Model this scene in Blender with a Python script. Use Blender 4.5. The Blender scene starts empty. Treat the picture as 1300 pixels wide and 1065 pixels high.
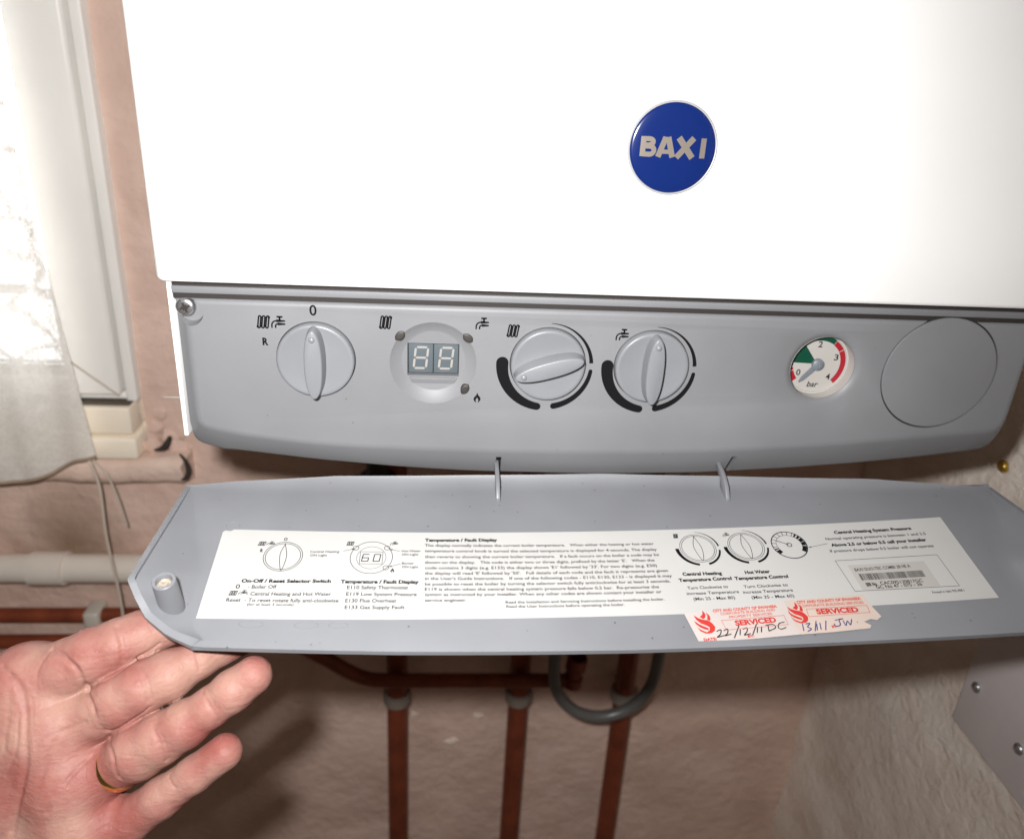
import bpy, math, random
import numpy as np
from mathutils import Vector, Matrix
random.seed(7); rng = np.random.default_rng(7)
sc = bpy.context.scene
C = sc.collection
MM = 0.001

# ------------------------------------------------------------------ camera
cam_d = bpy.data.cameras.new('camera'); cam = bpy.data.objects.new('camera', cam_d); C.objects.link(cam)
CAM = np.array([-87.4508, -358.8466, 99.1858])
RIGHT = np.array([0.9965, -0.06605, 0.05125]); UP = np.array([-0.02244, 0.37922, 0.92504]); FWD = np.array([0.08053, 0.92295, -0.37641])
m = Matrix.Identity(4)
for i in range(3):
    m[i][0] = RIGHT[i]; m[i][1] = UP[i]; m[i][2] = -FWD[i]; m[i][3] = CAM[i]*MM
cam.matrix_world = m
cam_d.sensor_fit = 'HORIZONTAL'; cam_d.sensor_width = 36.0; cam_d.lens = 973.456/1300*36
cam_d.shift_y = -45/1300
cam_d.clip_start = 0.01; cam_d.clip_end = 50
cam_d.dof.use_dof = True; cam_d.dof.focus_distance = 0.365; cam_d.dof.aperture_fstop = 8.5
sc.camera = cam

# ------------------------------------------------------------------ light of the room, the flash and the exposure
w = bpy.data.worlds.new("World"); sc.world = w; w.use_nodes = True
bg = w.node_tree.nodes['Background']
bg.inputs[0].default_value = (1.0, 0.74, 0.56, 1); bg.inputs[1].default_value = 0.07
fl = bpy.data.lights.new('flash', 'SPOT'); fl.energy = 16; fl.spot_size = math.radians(146); fl.spot_blend = 1.0; fl.shadow_soft_size = 0.009; fl.color = (1.0, 0.985, 0.965)
flo = bpy.data.objects.new('flash', fl); C.objects.link(flo)
flo.location = [v*MM for v in (CAM - 35*RIGHT + 33*UP)]
flo.rotation_euler = Vector(FWD - .16*RIGHT - .04*UP).to_track_quat('-Z', 'Y').to_euler()
sc.view_settings.view_transform = 'Standard'; sc.view_settings.look = 'None'
sc.view_settings.exposure = 0.0; sc.view_settings.gamma = 1.0

# ------------------------------------------------------------------ materials
def nd(nt, typ, **kw):
    n = nt.nodes.new(typ)
    for k, v in kw.items(): setattr(n, k, v)
    return n
def mat(name, col, rough=0.5, metal=0.0, spec=0.5, var=0.0, var_scale=20, bump=0.0, bump_scale=200, bump_dist=0.0005, sss=0.0, coat=0.0, specks=None, emit=None):
    """Principled with object-space colour mottling, optional dirt specks and fine relief."""
    M = bpy.data.materials.new(name); M.use_nodes = True; nt = M.node_tree; p = nt.nodes['Principled BSDF']
    c4 = (*col, 1); p.inputs['Base Color'].default_value = c4
    p.inputs['Roughness'].default_value = rough; p.inputs['Metallic'].default_value = metal
    p.inputs['Specular IOR Level'].default_value = spec; p.inputs['Coat Weight'].default_value = coat
    tc = nd(nt, 'ShaderNodeNewGeometry'); L = nt.links.new
    out = None
    if var:
        no = nd(nt, 'ShaderNodeTexNoise'); no.inputs['Scale'].default_value = var_scale; no.inputs['Detail'].default_value = 5
        L(tc.outputs['Position'], no.inputs['Vector'])
        mr = nd(nt, 'ShaderNodeMapRange'); mr.inputs[1].default_value = .3; mr.inputs[2].default_value = .7; mr.inputs[3].default_value = 1-var; mr.inputs[4].default_value = 1+var*.5
        L(no.outputs['Fac'], mr.inputs[0])
        mx = nd(nt, 'ShaderNodeVectorMath', operation='SCALE'); mx.inputs[0].default_value = col
        L(mr.outputs[0], mx.inputs['Scale']); out = mx.outputs[0]
    if specks:
        dens, scl, dark = specks
        vo = nd(nt, 'ShaderNodeTexVoronoi'); vo.inputs['Scale'].default_value = scl; L(tc.outputs['Position'], vo.inputs['Vector'])
        n2 = nd(nt, 'ShaderNodeTexNoise'); n2.inputs['Scale'].default_value = scl*.35; L(tc.outputs['Position'], n2.inputs['Vector'])
        sep = nd(nt, 'ShaderNodeSeparateColor'); L(vo.outputs['Color'], sep.inputs[0])
        a = nd(nt, 'ShaderNodeMath', operation='LESS_THAN'); L(vo.outputs['Distance'], a.inputs[0]); a.inputs[1].default_value = .16
        b = nd(nt, 'ShaderNodeMath', operation='LESS_THAN'); L(sep.outputs[0], b.inputs[0]); b.inputs[1].default_value = dens
        d = nd(nt, 'ShaderNodeMath', operation='MULTIPLY'); L(a.outputs[0], d.inputs[0]); L(b.outputs[0], d.inputs[1])
        d2 = nd(nt, 'ShaderNodeMath', operation='MULTIPLY'); L(d.outputs[0], d2.inputs[0]); L(n2.outputs['Fac'], d2.inputs[1])
        mm_ = nd(nt, 'ShaderNodeMix', data_type='RGBA'); L(d2.outputs[0], mm_.inputs['Factor'])
        if out: L(out, mm_.inputs['A'])
        else: mm_.inputs['A'].default_value = c4
        mm_.inputs['B'].default_value = (*dark, 1); out = mm_.outputs['Result']
    if out: L(out, p.inputs['Base Color'])
    if bump:
        bn = nd(nt, 'ShaderNodeTexNoise'); bn.inputs['Scale'].default_value = bump_scale; bn.inputs['Detail'].default_value = 6
        L(tc.outputs['Position'], bn.inputs['Vector'])
        bu = nd(nt, 'ShaderNodeBump'); bu.inputs['Strength'].default_value = bump; bu.inputs['Distance'].default_value = bump_dist
        L(bn.outputs['Fac'], bu.inputs['Height']); L(bu.outputs[0], p.inputs['Normal'])
    if sss:
        p.inputs['Subsurface Weight'].default_value = sss; p.inputs['Subsurface Radius'].default_value = (1.0, .35, .2); p.inputs['Subsurface Scale'].default_value = .004
    if emit:
        p.inputs['Emission Color'].default_value = (*emit[0], 1); p.inputs['Emission Strength'].default_value = emit[1]
    return M

WHITE = mat('white_enamel', (.82, .82, .82), .38, spec=.4, var=.03, var_scale=9, bump=.15, bump_scale=350, bump_dist=.0001)
GREY = mat('grey_plastic', (.182, .186, .197), .48, spec=.4, var=.10, var_scale=14, bump=.25, bump_scale=1500, bump_dist=.0001, specks=(.012, 330, (.07, .06, .05)))
GREYK = mat('grey_knob_plastic', (.188, .196, .211), .36, spec=.45, var=.05, var_scale=40)
GREYF = mat('grey_flap_plastic', (.186, .192, .208), .42, spec=.45, var=.12, var_scale=16, bump=.2, bump_scale=1200, bump_dist=.0001, specks=(.05, 330, (.03, .025, .02)))
DARK = mat('dark_gap', (.018, .014, .013), .7)
INK = mat('black_ink', (.006, .006, .007), .7, spec=.08)
INKG = mat('grey_print', (.02, .02, .022), .7, spec=.1)
PAPER = mat('label_paper', (.43, .427, .42), .5, var=.03, var_scale=30)
PAPER2 = mat('barcode_paper', (.375, .362, .34), .5, var=.03, var_scale=30)
STICK = mat('sticker_paper', (.47, .42, .40), .5, var=.05, var_scale=60)
RED = mat('red_print', (.45, .025, .02), .5)
REDP = mat('faded_red_print', (.46, .085, .06), .5)
BLUEINK = mat('blue_pen', (.02, .03, .16), .5)
BLUE = mat('blue_badge', (.003, .015, .105), .18, coat=1.0)
CHAMP = mat('badge_lettering', (.175, .15, .125), .42, metal=.2)
CHROME = mat('chrome', (.50, .50, .52), .30, metal=.9, bump=.2, bump_scale=900)
TILE = mat('display_tile', (.088, .108, .122), .25)
SEG = mat('display_segment', (.29, .268, .252), .45)
LENS = mat('smoked_lens', (.03, .026, .023), .55)
DIAL = mat('dial_white', (.40, .385, .365), .45)
GREEN = mat('dial_green', (.0, .05, .028), .45)
DRED = mat('dial_red', (.29, .008, .018), .45)
NEEDLE = mat('needle_grey', (.15, .17, .195), .45)
COPPER2 = mat('dull_copper', (.22, .048, .02), .5, metal=.2, var=.35, var_scale=35, bump=.2, bump_scale=250)
COPPER = mat('old_copper', (.30, .07, .03), .45, metal=.3, var=.35, var_scale=35, bump=.2, bump_scale=250)
WPIPE = mat('white_plastic_pipe', (.80, .72, .64), .5, var=.12, var_scale=15)
CLIP = mat('clip_plastic', (.60, .55, .48), .5)
CLIP2 = mat('dull_clip_plastic', (.27, .23, .20), .6)
SILVER = mat('silver_rim', (.42, .42, .43), .3, metal=.3)
HOSE = mat('grey_hose', (.115, .112, .108), .33, var=.1, var_scale=60)
UPVC = mat('window_upvc', (.90, .88, .845), .4, var=.05, var_scale=12)
CREAM = mat('cream_paint', (.90, .80, .66), .55, var=.08, var_scale=14)
GOLD = mat('gold', (.85, .58, .22), .2, metal=1.0)
BRASS = mat('brass', (.50, .33, .06), .35, metal=.8)
TRUNK = mat('grey_painted_steel', (.70, .65, .65), .5, var=.08, var_scale=20)
CORD = mat('cord', (.62, .53, .45), .8)

def plaster(name, base, dark, stain, swirl=0.0):
    M = bpy.data.materials.new(name); M.use_nodes = True; nt = M.node_tree; p = nt.nodes['Principled BSDF']; L = nt.links.new
    g = nd(nt, 'ShaderNodeNewGeometry'); p.inputs['Roughness'].default_value = .75; p.inputs['Specular IOR Level'].default_value = .25
    mp = nd(nt, 'ShaderNodeMapping'); mp.inputs['Scale'].default_value = (1, 1, 1.15); L(g.outputs['Position'], mp.inputs[0])
    a = nd(nt, 'ShaderNodeTexNoise'); a.inputs['Scale'].default_value = 9; a.inputs['Detail'].default_value = 7; a.inputs['Distortion'].default_value = .8; L(mp.outputs[0], a.inputs['Vector'])
    r = nd(nt, 'ShaderNodeValToRGB'); r.color_ramp.elements[0].position = .35; r.color_ramp.elements[0].color = (*dark, 1); r.color_ramp.elements[1].position = .62; r.color_ramp.elements[1].color = (*base, 1)
    L(a.outputs['Fac'], r.inputs[0])
    s = nd(nt, 'ShaderNodeTexNoise'); s.inputs['Scale'].default_value = 5.5; s.inputs['Detail'].default_value = 4; L(g.outputs['Position'], s.inputs['Vector'])
    sr = nd(nt, 'ShaderNodeMapRange'); sr.inputs[1].default_value = .60; sr.inputs[2].default_value = .75; sr.inputs[4].default_value = .55; L(s.outputs['Fac'], sr.inputs[0])
    mx = nd(nt, 'ShaderNodeMix', data_type='RGBA'); L(sr.outputs[0], mx.inputs['Factor']); L(r.outputs[0], mx.inputs['A']); mx.inputs['B'].default_value = (*stain, 1)
    # a damp stain of its own shape on the wall under the window
    sep = nd(nt, 'ShaderNodeVectorMath', operation='DISTANCE'); L(g.outputs['Position'], sep.inputs[0]); sep.inputs[1].default_value = (-.467, .33, -.365)
    dn = nd(nt, 'ShaderNodeMath', operation='MULTIPLY_ADD'); L(a.outputs['Fac'], dn.inputs[0]); dn.inputs[1].default_value = .06; L(sep.outputs['Value'], dn.inputs[2])
    dr = nd(nt, 'ShaderNodeMapRange'); dr.inputs[1].default_value = .10; dr.inputs[2].default_value = .035; dr.inputs[4].default_value = .75; L(dn.outputs[0], dr.inputs[0])
    mx2 = nd(nt, 'ShaderNodeMix', data_type='RGBA'); L(dr.outputs[0], mx2.inputs['Factor']); L(mx.outputs['Result'], mx2.inputs['A']); mx2.inputs['B'].default_value = (.16, .10, .045, 1)
    L(mx2.outputs['Result'], p.inputs['Base Color'])
    b1 = nd(nt, 'ShaderNodeTexNoise'); b1.inputs['Scale'].default_value = 70; b1.inputs['Detail'].default_value = 9; b1.inputs['Roughness'].default_value = .55; b1.inputs['Distortion'].default_value = .15 + swirl*.5; L(mp.outputs[0], b1.inputs['Vector'])
    b2 = nd(nt, 'ShaderNodeTexNoise'); b2.inputs['Scale'].default_value = 14; b2.inputs['Detail'].default_value = 3; L(g.outputs['Position'], b2.inputs['Vector'])
    ad = nd(nt, 'ShaderNodeMath', operation='MULTIPLY_ADD'); L(b2.outputs['Fac'], ad.inputs[0]); ad.inputs[1].default_value = 2.0; L(b1.outputs['Fac'], ad.inputs[2])
    bu = nd(nt, 'ShaderNodeBump'); bu.inputs['Strength'].default_value = .6; bu.inputs['Distance'].default_value = .005
    L(ad.outputs[0], bu.inputs['Height']); L(bu.outputs[0], p.inputs['Normal'])
    return M
PLASTER = plaster('pink_plaster', (.745, .55, .465), (.63, .445, .37), (.74, .61, .53))
PLASTER2 = plaster('beige_plaster', (.90, .82, .74), (.77, .66, .57), (.92, .87, .81), swirl=2.0)

# ------------------------------------------------------------------ mesh helpers (all lengths in millimetres)
class MB:
    def __init__(s): s.v = []; s.f = []; s.mi = []
    def add(s, vs, fs, mi=0):
        o = len(s.v); s.v += [tuple(map(float, p)) for p in vs]
        for f in fs: s.f.append([i+o for i in f]); s.mi.append(mi)
    def box(s, x0, x1, y0, y1, z0, z1, mi=0):
        v = [(x, y, z) for x in (x0, x1) for y in (y0, y1) for z in (z0, z1)]
        s.add(v, [(0,1,3,2), (4,6,7,5), (0,4,5,1), (2,3,7,6), (0,2,6,4), (1,5,7,3)], mi)
    def grid(s, P, mi=0, close=False):
        nu, nv = len(P), len(P[0]); fs = []
        for i in range(nu-1):
            for j in range(nv-1 if not close else nv):
                k = (j+1) % nv; fs.append((i*nv+j, i*nv+k, (i+1)*nv+k, (i+1)*nv+j))
        s.add([p for row in P for p in row], fs, mi)
    def lathe(s, c, prof, axis=(0,-1,0), n=64, mi=0, cap0=False, cap1=False):
        """prof: list of (radius, distance along axis)."""
        a = Vector(axis).normalized(); u = a.orthogonal().normalized(); v = a.cross(u); c = Vector(c); rows = []
        for r, h in prof:
            rows.append([tuple(c + a*h + (u*math.cos(t) + v*math.sin(t))*r) for t in np.linspace(0, 2*math.pi, n, endpoint=False)])
        o = len(s.v); s.grid(rows, mi, close=True)
        if cap0: s.f.append([o+i for i in range(n)]); s.mi.append(mi)
        if cap1: s.f.append([o+(len(prof)-1)*n+i for i in range(n)]); s.mi.append(mi)
    def tube(s, pts, r, n=14, mi=0, caps=True):
        pts = [Vector(p) for p in pts]; rr = r if hasattr(r, '__len__') else [r]*len(pts); rows = []
        t0 = (pts[1]-pts[0]).normalized(); u = t0.orthogonal().normalized()
        for i, p in enumerate(pts):
            t = (pts[min(i+1, len(pts)-1)] - pts[max(i-1, 0)]).normalized()
            u = (u - t*u.dot(t)).normalized(); v = t.cross(u)
            rows.append([tuple(p + (u*math.cos(a)+v*math.sin(a))*rr[i]) for a in np.linspace(0, 2*math.pi, n, endpoint=False)])
        o = len(s.v); s.grid(rows, mi, close=True)
        if caps:
            s.f.append([o+i for i in range(n)]); s.mi.append(mi); k = o+(len(pts)-1)*n
            s.f.append([k+i for i in range(n)]); s.mi.append(mi)
    def build(s, name, mats, parent=None, smooth=40, bevel=0, kind=None, seg=2, recalc=True):
        v = np.array(s.v)*MM; c = (v.min(0)+v.max(0))/2
        me = bpy.data.meshes.new(name); me.from_pydata((v-c).tolist(), [], s.f)
        mats = mats if isinstance(mats, (list, tuple)) else [mats]
        for M_ in mats: me.materials.append(M_)
        if len(mats) > 1: me.polygons.foreach_set('material_index', s.mi)
        me.update()
        if recalc:
            import bmesh
            b = bmesh.new(); b.from_mesh(me); bmesh.ops.recalc_face_normals(b, faces=b.faces[:]); b.to_mesh(me); b.free()
        o = bpy.data.objects.new(name, me); C.objects.link(o); o.location = c
        if bevel:
            bm_ = o.modifiers.new('bevel', 'BEVEL'); bm_.width = bevel*MM; bm_.segments = seg; bm_.limit_method = 'ANGLE'; bm_.angle_limit = math.radians(35)
        if smooth:
            me.shade_smooth()
            if not bevel: me.set_sharp_from_angle(angle=math.radians(smooth))
        if parent: adopt(o, parent)
        if kind: o['kind'] = kind
        return o
def wloc(o):
    p = Vector(o.location)
    return p + wloc(o.parent) if o.parent else p
def adopt(o, parent):
    o.location = Vector(o.location) - wloc(parent); o.parent = parent
def thing(name, loc, label, cat, group=None):
    o = bpy.data.objects.new(name, None); C.objects.link(o); o.location = Vector(loc)*MM; o.empty_display_size = .02
    return tag(o, label, cat, group)
def tag(o, label, cat, group=None):
    o['label'] = label; o['category'] = cat
    if group: o['group'] = group
    return o
def bake(o):
    """apply the modifiers of o into its mesh"""
    bpy.context.view_layer.update(); dg = bpy.context.evaluated_depsgraph_get()
    me = bpy.data.meshes.new_from_object(o.evaluated_get(dg)); o.modifiers.clear(); o.data = me
    me.shade_smooth(); me.set_sharp_from_angle(angle=math.radians(32))
def smoothline(pts, n=8):
    """Catmull-Rom through pts"""
    P = [np.array(p, float) for p in pts]; P = [2*P[0]-P[1]] + P + [2*P[-1]-P[-2]]; out = []
    for i in range(1, len(P)-2):
        for t in np.linspace(0, 1, n, endpoint=False):
            a, b, c, d = P[i-1:i+3]
            out.append(.5*((2*b)+(c-a)*t+(2*a-5*b+4*c-d)*t*t+(3*b-a-3*c+d)*t**3))
    out.append(P[-2]); return out
def ribbon(mb, pts, w, fmap, mi=0, closed=False):
    """flat printed line of width w through 2-D pts, carried onto a surface by fmap(u, v)"""
    P = np.array(pts, float); n = len(P); L, R = [], []
    ws = w if hasattr(w, '__len__') else [w]*n
    for i in range(n):
        a = P[i]-P[i-1] if (i > 0 or closed) else P[1]-P[0]
        b = P[(i+1) % n]-P[i] if (i < n-1 or closed) else P[-1]-P[-2]
        a = a/(np.linalg.norm(a)+1e-9); b = b/(np.linalg.norm(b)+1e-9); t = a+b
        t = b if np.linalg.norm(t) < .2 else t/np.linalg.norm(t)
        nrm = np.array([-t[1], t[0]]); k = ws[i]/2/max(.5, abs(nrm @ np.array([-b[1], b[0]])))
        L.append(fmap(*(P[i]+nrm*k))); R.append(fmap(*(P[i]-nrm*k)))
    fs = [(2*i, 2*i+1, (2*i+3) % (2*n), (2*i+2) % (2*n)) for i in range(n if closed else n-1)]
    vs = [p for pair in zip(L, R) for p in pair]; mb.add(vs, fs, mi)
def disc(mb, c, r, fmap, mi=0, n=24, a0=0, a1=2*math.pi):
    vs = [fmap(c[0]+(r if not hasattr(r, '__len__') else r[0])*math.cos(t), c[1]+(r if not hasattr(r, '__len__') else r[1])*math.sin(t)) for t in np.linspace(a0, a1, n, endpoint=False)]
    mb.add(vs, [tuple(range(n))], mi)
def ell(c, rx, ry, n=40, a0=0, a1=2*math.pi, end=False, tilt=0):
    return [(c[0]+rx*math.cos(t)+tilt*ry*math.sin(t), c[1]+ry*math.sin(t)) for t in np.linspace(a0, a1, n, endpoint=end)]
def poly(mb, pts, fmap, mi=0): mb.add([fmap(*p) for p in pts], [tuple(range(len(pts)))], mi)

TEXTS = [
 ('0', -165.3, 41.9, -163.7, 41.9, 0),
 ('R', -174.9, 49.3, -173.6, 49.3, 1),
 ('Central Heating', -152.1, 49.5, -138.7, 49.2, 0),
 ('ON Light', -151.8, 51.7, -144.1, 51.6, 0),
 ('Hot Water', -109.5, 48.5, -100.5, 48.4, 0),
 ('ON Light', -109.4, 50.7, -101.6, 50.6, 0),
 ('Burner', -109.1, 56.1, -103.5, 56.1, 0),
 ('ON Light', -109.0, 58.3, -101.4, 58.3, 0),
 ('On-Off / Reset Selector Switch', -179.5, 67.4, -140.4, 66.9, 1),
 ('0', -181.3, 70.6, -179.5, 70.6, 0),
 ('- Boiler Off', -176.1, 70.7, -163.8, 70.5, 0),
 ('- Central Heating and Hot Water', -175.9, 74.5, -139.5, 74.2, 0),
 ('Reset  - To reset rotate fully anti-clockwise', -183.7, 78.0, -135.8, 77.8, 0),
 ('(for at least 3 seconds)', -174.5, 80.3, -154.8, 80.2, 0),
 ('Temperature / Fault Display', -136.1, 67.1, -100.9, 67.2, 1),
 ('E110 Safety Thermostat', -132.9, 70.4, -105.6, 70.4, 0),
 ('E119 Low System Pressure', -132.9, 74.1, -101.6, 74.3, 0),
 ('E130 Flue Overheat', -132.9, 77.8, -110.5, 77.8, 0),
 ('E133 Gas Supply Fault', -132.8, 81.4, -106.7, 81.4, 0),
 ('Temperature / Fault Display', -98.7, 41.4, -63.4, 41.3, 1),
 ('The display normally indicates the current boiler temperature.   When either the heating or hot water', -98.7, 44.8, 14.0, 45.3, 0),
 ('temperature control knob is turned the selected temperature is displayed for 4 seconds. The display', -98.6, 48.3, 14.7, 49.1, 0),
 ('then reverts to showing the current boiler temperature.   If a fault occurs on the boiler a code may be', -98.5, 52.0, 15.0, 52.5, 0),
 ("shown on the display.   This code is either two or three digits, prefixed by the letter 'E'.   When the", -98.4, 55.5, 12.0, 55.9, 0),
 ("code contains 3 digits (e.g. E133) the display shows 'E1' followed by '33'. For two digits (e.g. E50)", -98.3, 58.8, 12.4, 59.3, 0),
 ("the display will read 'E' followed by '50'.   Full details of each code and the fault it represents are given", -98.3, 62.1, 17.0, 62.6, 0),
 ("in the User's Guide Instructions.   If one of the following codes - E110, E130, E133 - is displayed it may", -98.2, 65.2, 18.2, 65.8, 0),
 ('be possible to reset the boiler by turning the selector switch fully anticlockwise for at least 3 seconds.', -98.1, 68.4, 16.7, 68.9, 0),
 ('E119 is shown when the central heating system pressure falls below 0.5 bar.  Re-pressurise the', -98.1, 71.4, 10.5, 72.1, 0),
 ('system as instructed by your installer. When any other codes are shown contact your installer or', -98.0, 74.4, 11.1, 75.0, 0),
 ('service engineer.', -97.9, 77.6, -79.2, 77.6, 0),
 ('Read the Installation and Servicing Instructions before installing the boiler.', -61.7, 79.1, 11.4, 79.3, 0),
 ('Read the User Instructions before operating the boiler.', -61.5, 81.5, -7.6, 81.7, 0),
 ('Central Heating System Pressure', 107.4, 42.5, 147.6, 42.4, 1),
 ('Normal operating pressure is between 1 and 2.5', 101.3, 46.5, 153.1, 46.5, 0),
 ('Above 2.5 or below 0.5 call your installer', 102.4, 50.7, 151.4, 50.5, 1),
 ('If pressure drops below 0.5 boiler will not operate', 100.3, 54.5, 152.9, 54.7, 0),
 ('BAXI DUO-TEC COMBI 28 HE A', 107.3, 66.9, 135.1, 66.3, 0),
 ('SER No', 108.8, 76.0, 114.0, 75.8, 1),
 ('CAC095130817GC', 115.9, 75.5, 136.6, 75.4, 0),
 ('GC No 47 - 075 - 36', 112.8, 77.7, 135.2, 77.4, 0),
 ('Printed in Italy 925.408.1', 137.5, 82.6, 153.0, 82.4, 0),
 ('Central Heating', 23.5, 65.1, 42.6, 65.2, 1),
 ('Temperature Control', 20.8, 68.7, 46.4, 68.5, 1),
 ('Turn Clockwise to', 23.7, 73.4, 43.1, 73.3, 0),
 ('increase Temperature', 22.6, 76.6, 47.4, 76.5, 0),
 ('(Min 25 - Max 80)', 24.9, 79.8, 44.5, 79.8, 0),
 ('Hot Water', 53.8, 65.4, 66.1, 65.3, 1),
 ('Temperature Control', 47.7, 68.8, 73.8, 68.7, 1),
 ('Turn Clockwise to', 50.5, 73.9, 71.7, 73.7, 0),
 ('increase Temperature', 49.2, 77.0, 73.0, 76.9, 0),
 ('(Min 35 - Max 60)', 52.2, 80.2, 72.4, 80.2, 0),
]
# ------------------------------------------------------------------ lettering: every string becomes a small flat mesh
FONT = {}
def load_texts(items):
    obs = []
    for s, b in items:
        if (s, b) in FONT: continue
        cu = bpy.data.curves.new('lettering', 'FONT'); cu.body = s; cu.size = 1; cu.resolution_u = 3
        cu.offset = .045 if b else .016
        o = bpy.data.objects.new('lettering', cu); C.objects.link(o); obs.append((s, b, o)); FONT[(s, b)] = None
    bpy.context.view_layer.update(); dg = bpy.context.evaluated_depsgraph_get()
    for s, b, o in obs:
        me = bpy.data.meshes.new_from_object(o.evaluated_get(dg))
        FONT[(s, b)] = ([tuple(v.co)[:2] for v in me.vertices], [tuple(p.vertices) for p in me.polygons]); bpy.data.meshes.remove(me)
    for s, b, o in obs:
        cu = o.data; bpy.data.objects.remove(o); bpy.data.curves.remove(cu)
def text(mb, s, u0, v0, u1, v1, cap, fmap, mi=0, bold=0, italic=0.0):
    """string s from (u0,v0) to (u1,v1) (centre line), capitals `cap` tall; v grows upwards"""
    vs, fs = FONT[(s, bold)]
    xs = [p[0] for p in vs]; a, b = min(xs), max(xs); k = cap/.73; out = []
    for x, y in vs:
        t = (x-a)/(b-a); out.append(fmap(u0+(u1-u0)*t + italic*(y-.36)*k, v0+(v1-v0)*t + (y-.365)*k))
    mb.add(out, fs, mi)
OTHER = [('BAXI', 1), ('0', 0), ('R', 1), ('bar', 0), ('2', 0), ('3', 0), ('4', 0), ('1', 0), ('SERVICED', 1), ('CITY AND COUNTY OF SWANSEA', 1), ('CORPORATE BUILDING AND', 0),
         ('PROPERTY SERVICES', 0), ('CORPORATE BUILDING SERVICES', 0), ('DATE:', 1), ('BY:', 1), ('bar', 1)]
load_texts([(t[0], t[5]) for t in TEXTS] + OTHER)

def radiator(mb, c, w, h, fmap, lw, mi=0):
    p = w/3.4
    for i in range(3):
        x = c[0]+(i-1)*p; rx = p*.30; pts = []
        pts += ell((x+.06*h, c[1]+h*.5-rx), rx, rx, 7, 0, math.pi, True); pts += ell((x-.06*h, c[1]-h*.5+rx), rx, rx, 7, math.pi, 2*math.pi, True)
        ribbon(mb, pts, lw, fmap, mi, closed=True)
    ribbon(mb, [(c[0]+p*1.2, c[1]+h*.40), (c[0]+p*1.75, c[1]+h*.40)], lw*1.3, fmap, mi)
    ribbon(mb, [(c[0]-p*1.75, c[1]-h*.40), (c[0]-p*1.2, c[1]-h*.40)], lw*1.3, fmap, mi)
    for i in (0, 1):
        x = c[0]+(i-.5)*p; ribbon(mb, [(x-p*.2, c[1]+h*.38), (x+p*.2, c[1]+h*.38)], lw, fmap, mi); ribbon(mb, [(x-p*.2, c[1]-h*.38), (x+p*.2, c[1]-h*.38)], lw, fmap, mi)
def tap(mb, c, w, h, fmap, lw, mi=0):
    x, y = c
    ribbon(mb, [(x-.12*w, y+.46*h), (x+.32*w, y+.46*h)], lw*1.2, fmap, mi); ribbon(mb, [(x+.1*w, y+.46*h), (x+.1*w, y+.12*h)], lw*1.2, fmap, mi)
    ribbon(mb, [(x+.5*w, y+.12*h), (x-.15*w, y+.12*h)] + ell((x-.15*w, y-.25*h), .35*w, .37*h, 7, math.pi/2, math.pi, True) + [(x-.5*w, y-.48*h)], lw, fmap, mi)
    ribbon(mb, [(x+.5*w, y-.14*h), (x-.05*w, y-.14*h)] + ell((x-.05*w, y-.32*h), .18*w, .18*h, 6, math.pi/2, math.pi, True) + [(x-.23*w, y-.48*h)], lw, fmap, mi)
FLAME = [(0, .5), (.12, .25), (.33, .0), (.36, -.22), (.2, -.45), (.05, -.5), (.15, -.3), (.08, -.12), (0, -.02), (-.1, -.16), (-.14, -.3), (-.05, -.5), (-.22, -.44), (-.36, -.2), (-.3, .02), (-.1, .22)]

# ------------------------------------------------------------------ the boiler
boiler = thing('wall_boiler', (0, 330, -60), 'white wall mounted combi boiler with grey control panel and lowered flap', 'boiler')

# white front casing with rounded vertical edges and a rolled bottom edge
mb = MB(); r = 6; sec = [(-225, 330, -1, 0)]
def outline(inset):
    P = [(-226.3+inset, 329)]
    P += [(-226.3+r+(r-inset)*math.cos(t)*1.0, r+(r-inset)*math.sin(t)) for t in np.linspace(math.pi, 1.5*math.pi, 9)]
    P += [(225-r+(r-inset)*math.cos(t), r+(r-inset)*math.sin(t)) for t in np.linspace(1.5*math.pi, 2*math.pi, 9)]
    return P + [(225-inset, 329)]
rows = [[(x, y, z) for x, y in outline(i)] for z, i in ((0, 2.6), (.25, 1.5), (.9, .5), (2.4, 0), (30, 0), (700, 0))]
mb.grid(rows); n_ = len(rows[0]); mb.f.append(list(range(n_))); mb.mi.append(0)
# underside is closed by the dark backing below
mb.build('casing', WHITE, boiler, smooth=50)
# body under the casing: side panels, and dark boxes that paint shade into the gaps
mb = MB(); mb.box(-222.3, -220.1, 4, 329, -81.5, -.6); mb.build('side_panel', WHITE, boiler, bevel=.5)
mb = MB(); mb.box(220.2, 222.9, 14, 329, -62, -.6); mb.build('side_panel', WHITE, boiler, bevel=.5)
mb = MB(); mb.box(-230.5, -221, 4.6, 5.6, -60.9, -60.0); mb.build('side_tab', CLIP2, boiler, bevel=.2)
mb = MB(); mb.box(-218.6, 218.0, 1.3, 40, -7.5, -.3); mb.box(-219, 219, 60, 329, -30, -.4); mb.build('gap_shade_backing', DARK, boiler, smooth=0)
mb = MB(); mb.box(-218.8, 218.2, 0.2, 9, -5.0, -1.5); mb.build('trim_strip', GREY, boiler, bevel=.5)

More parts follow.
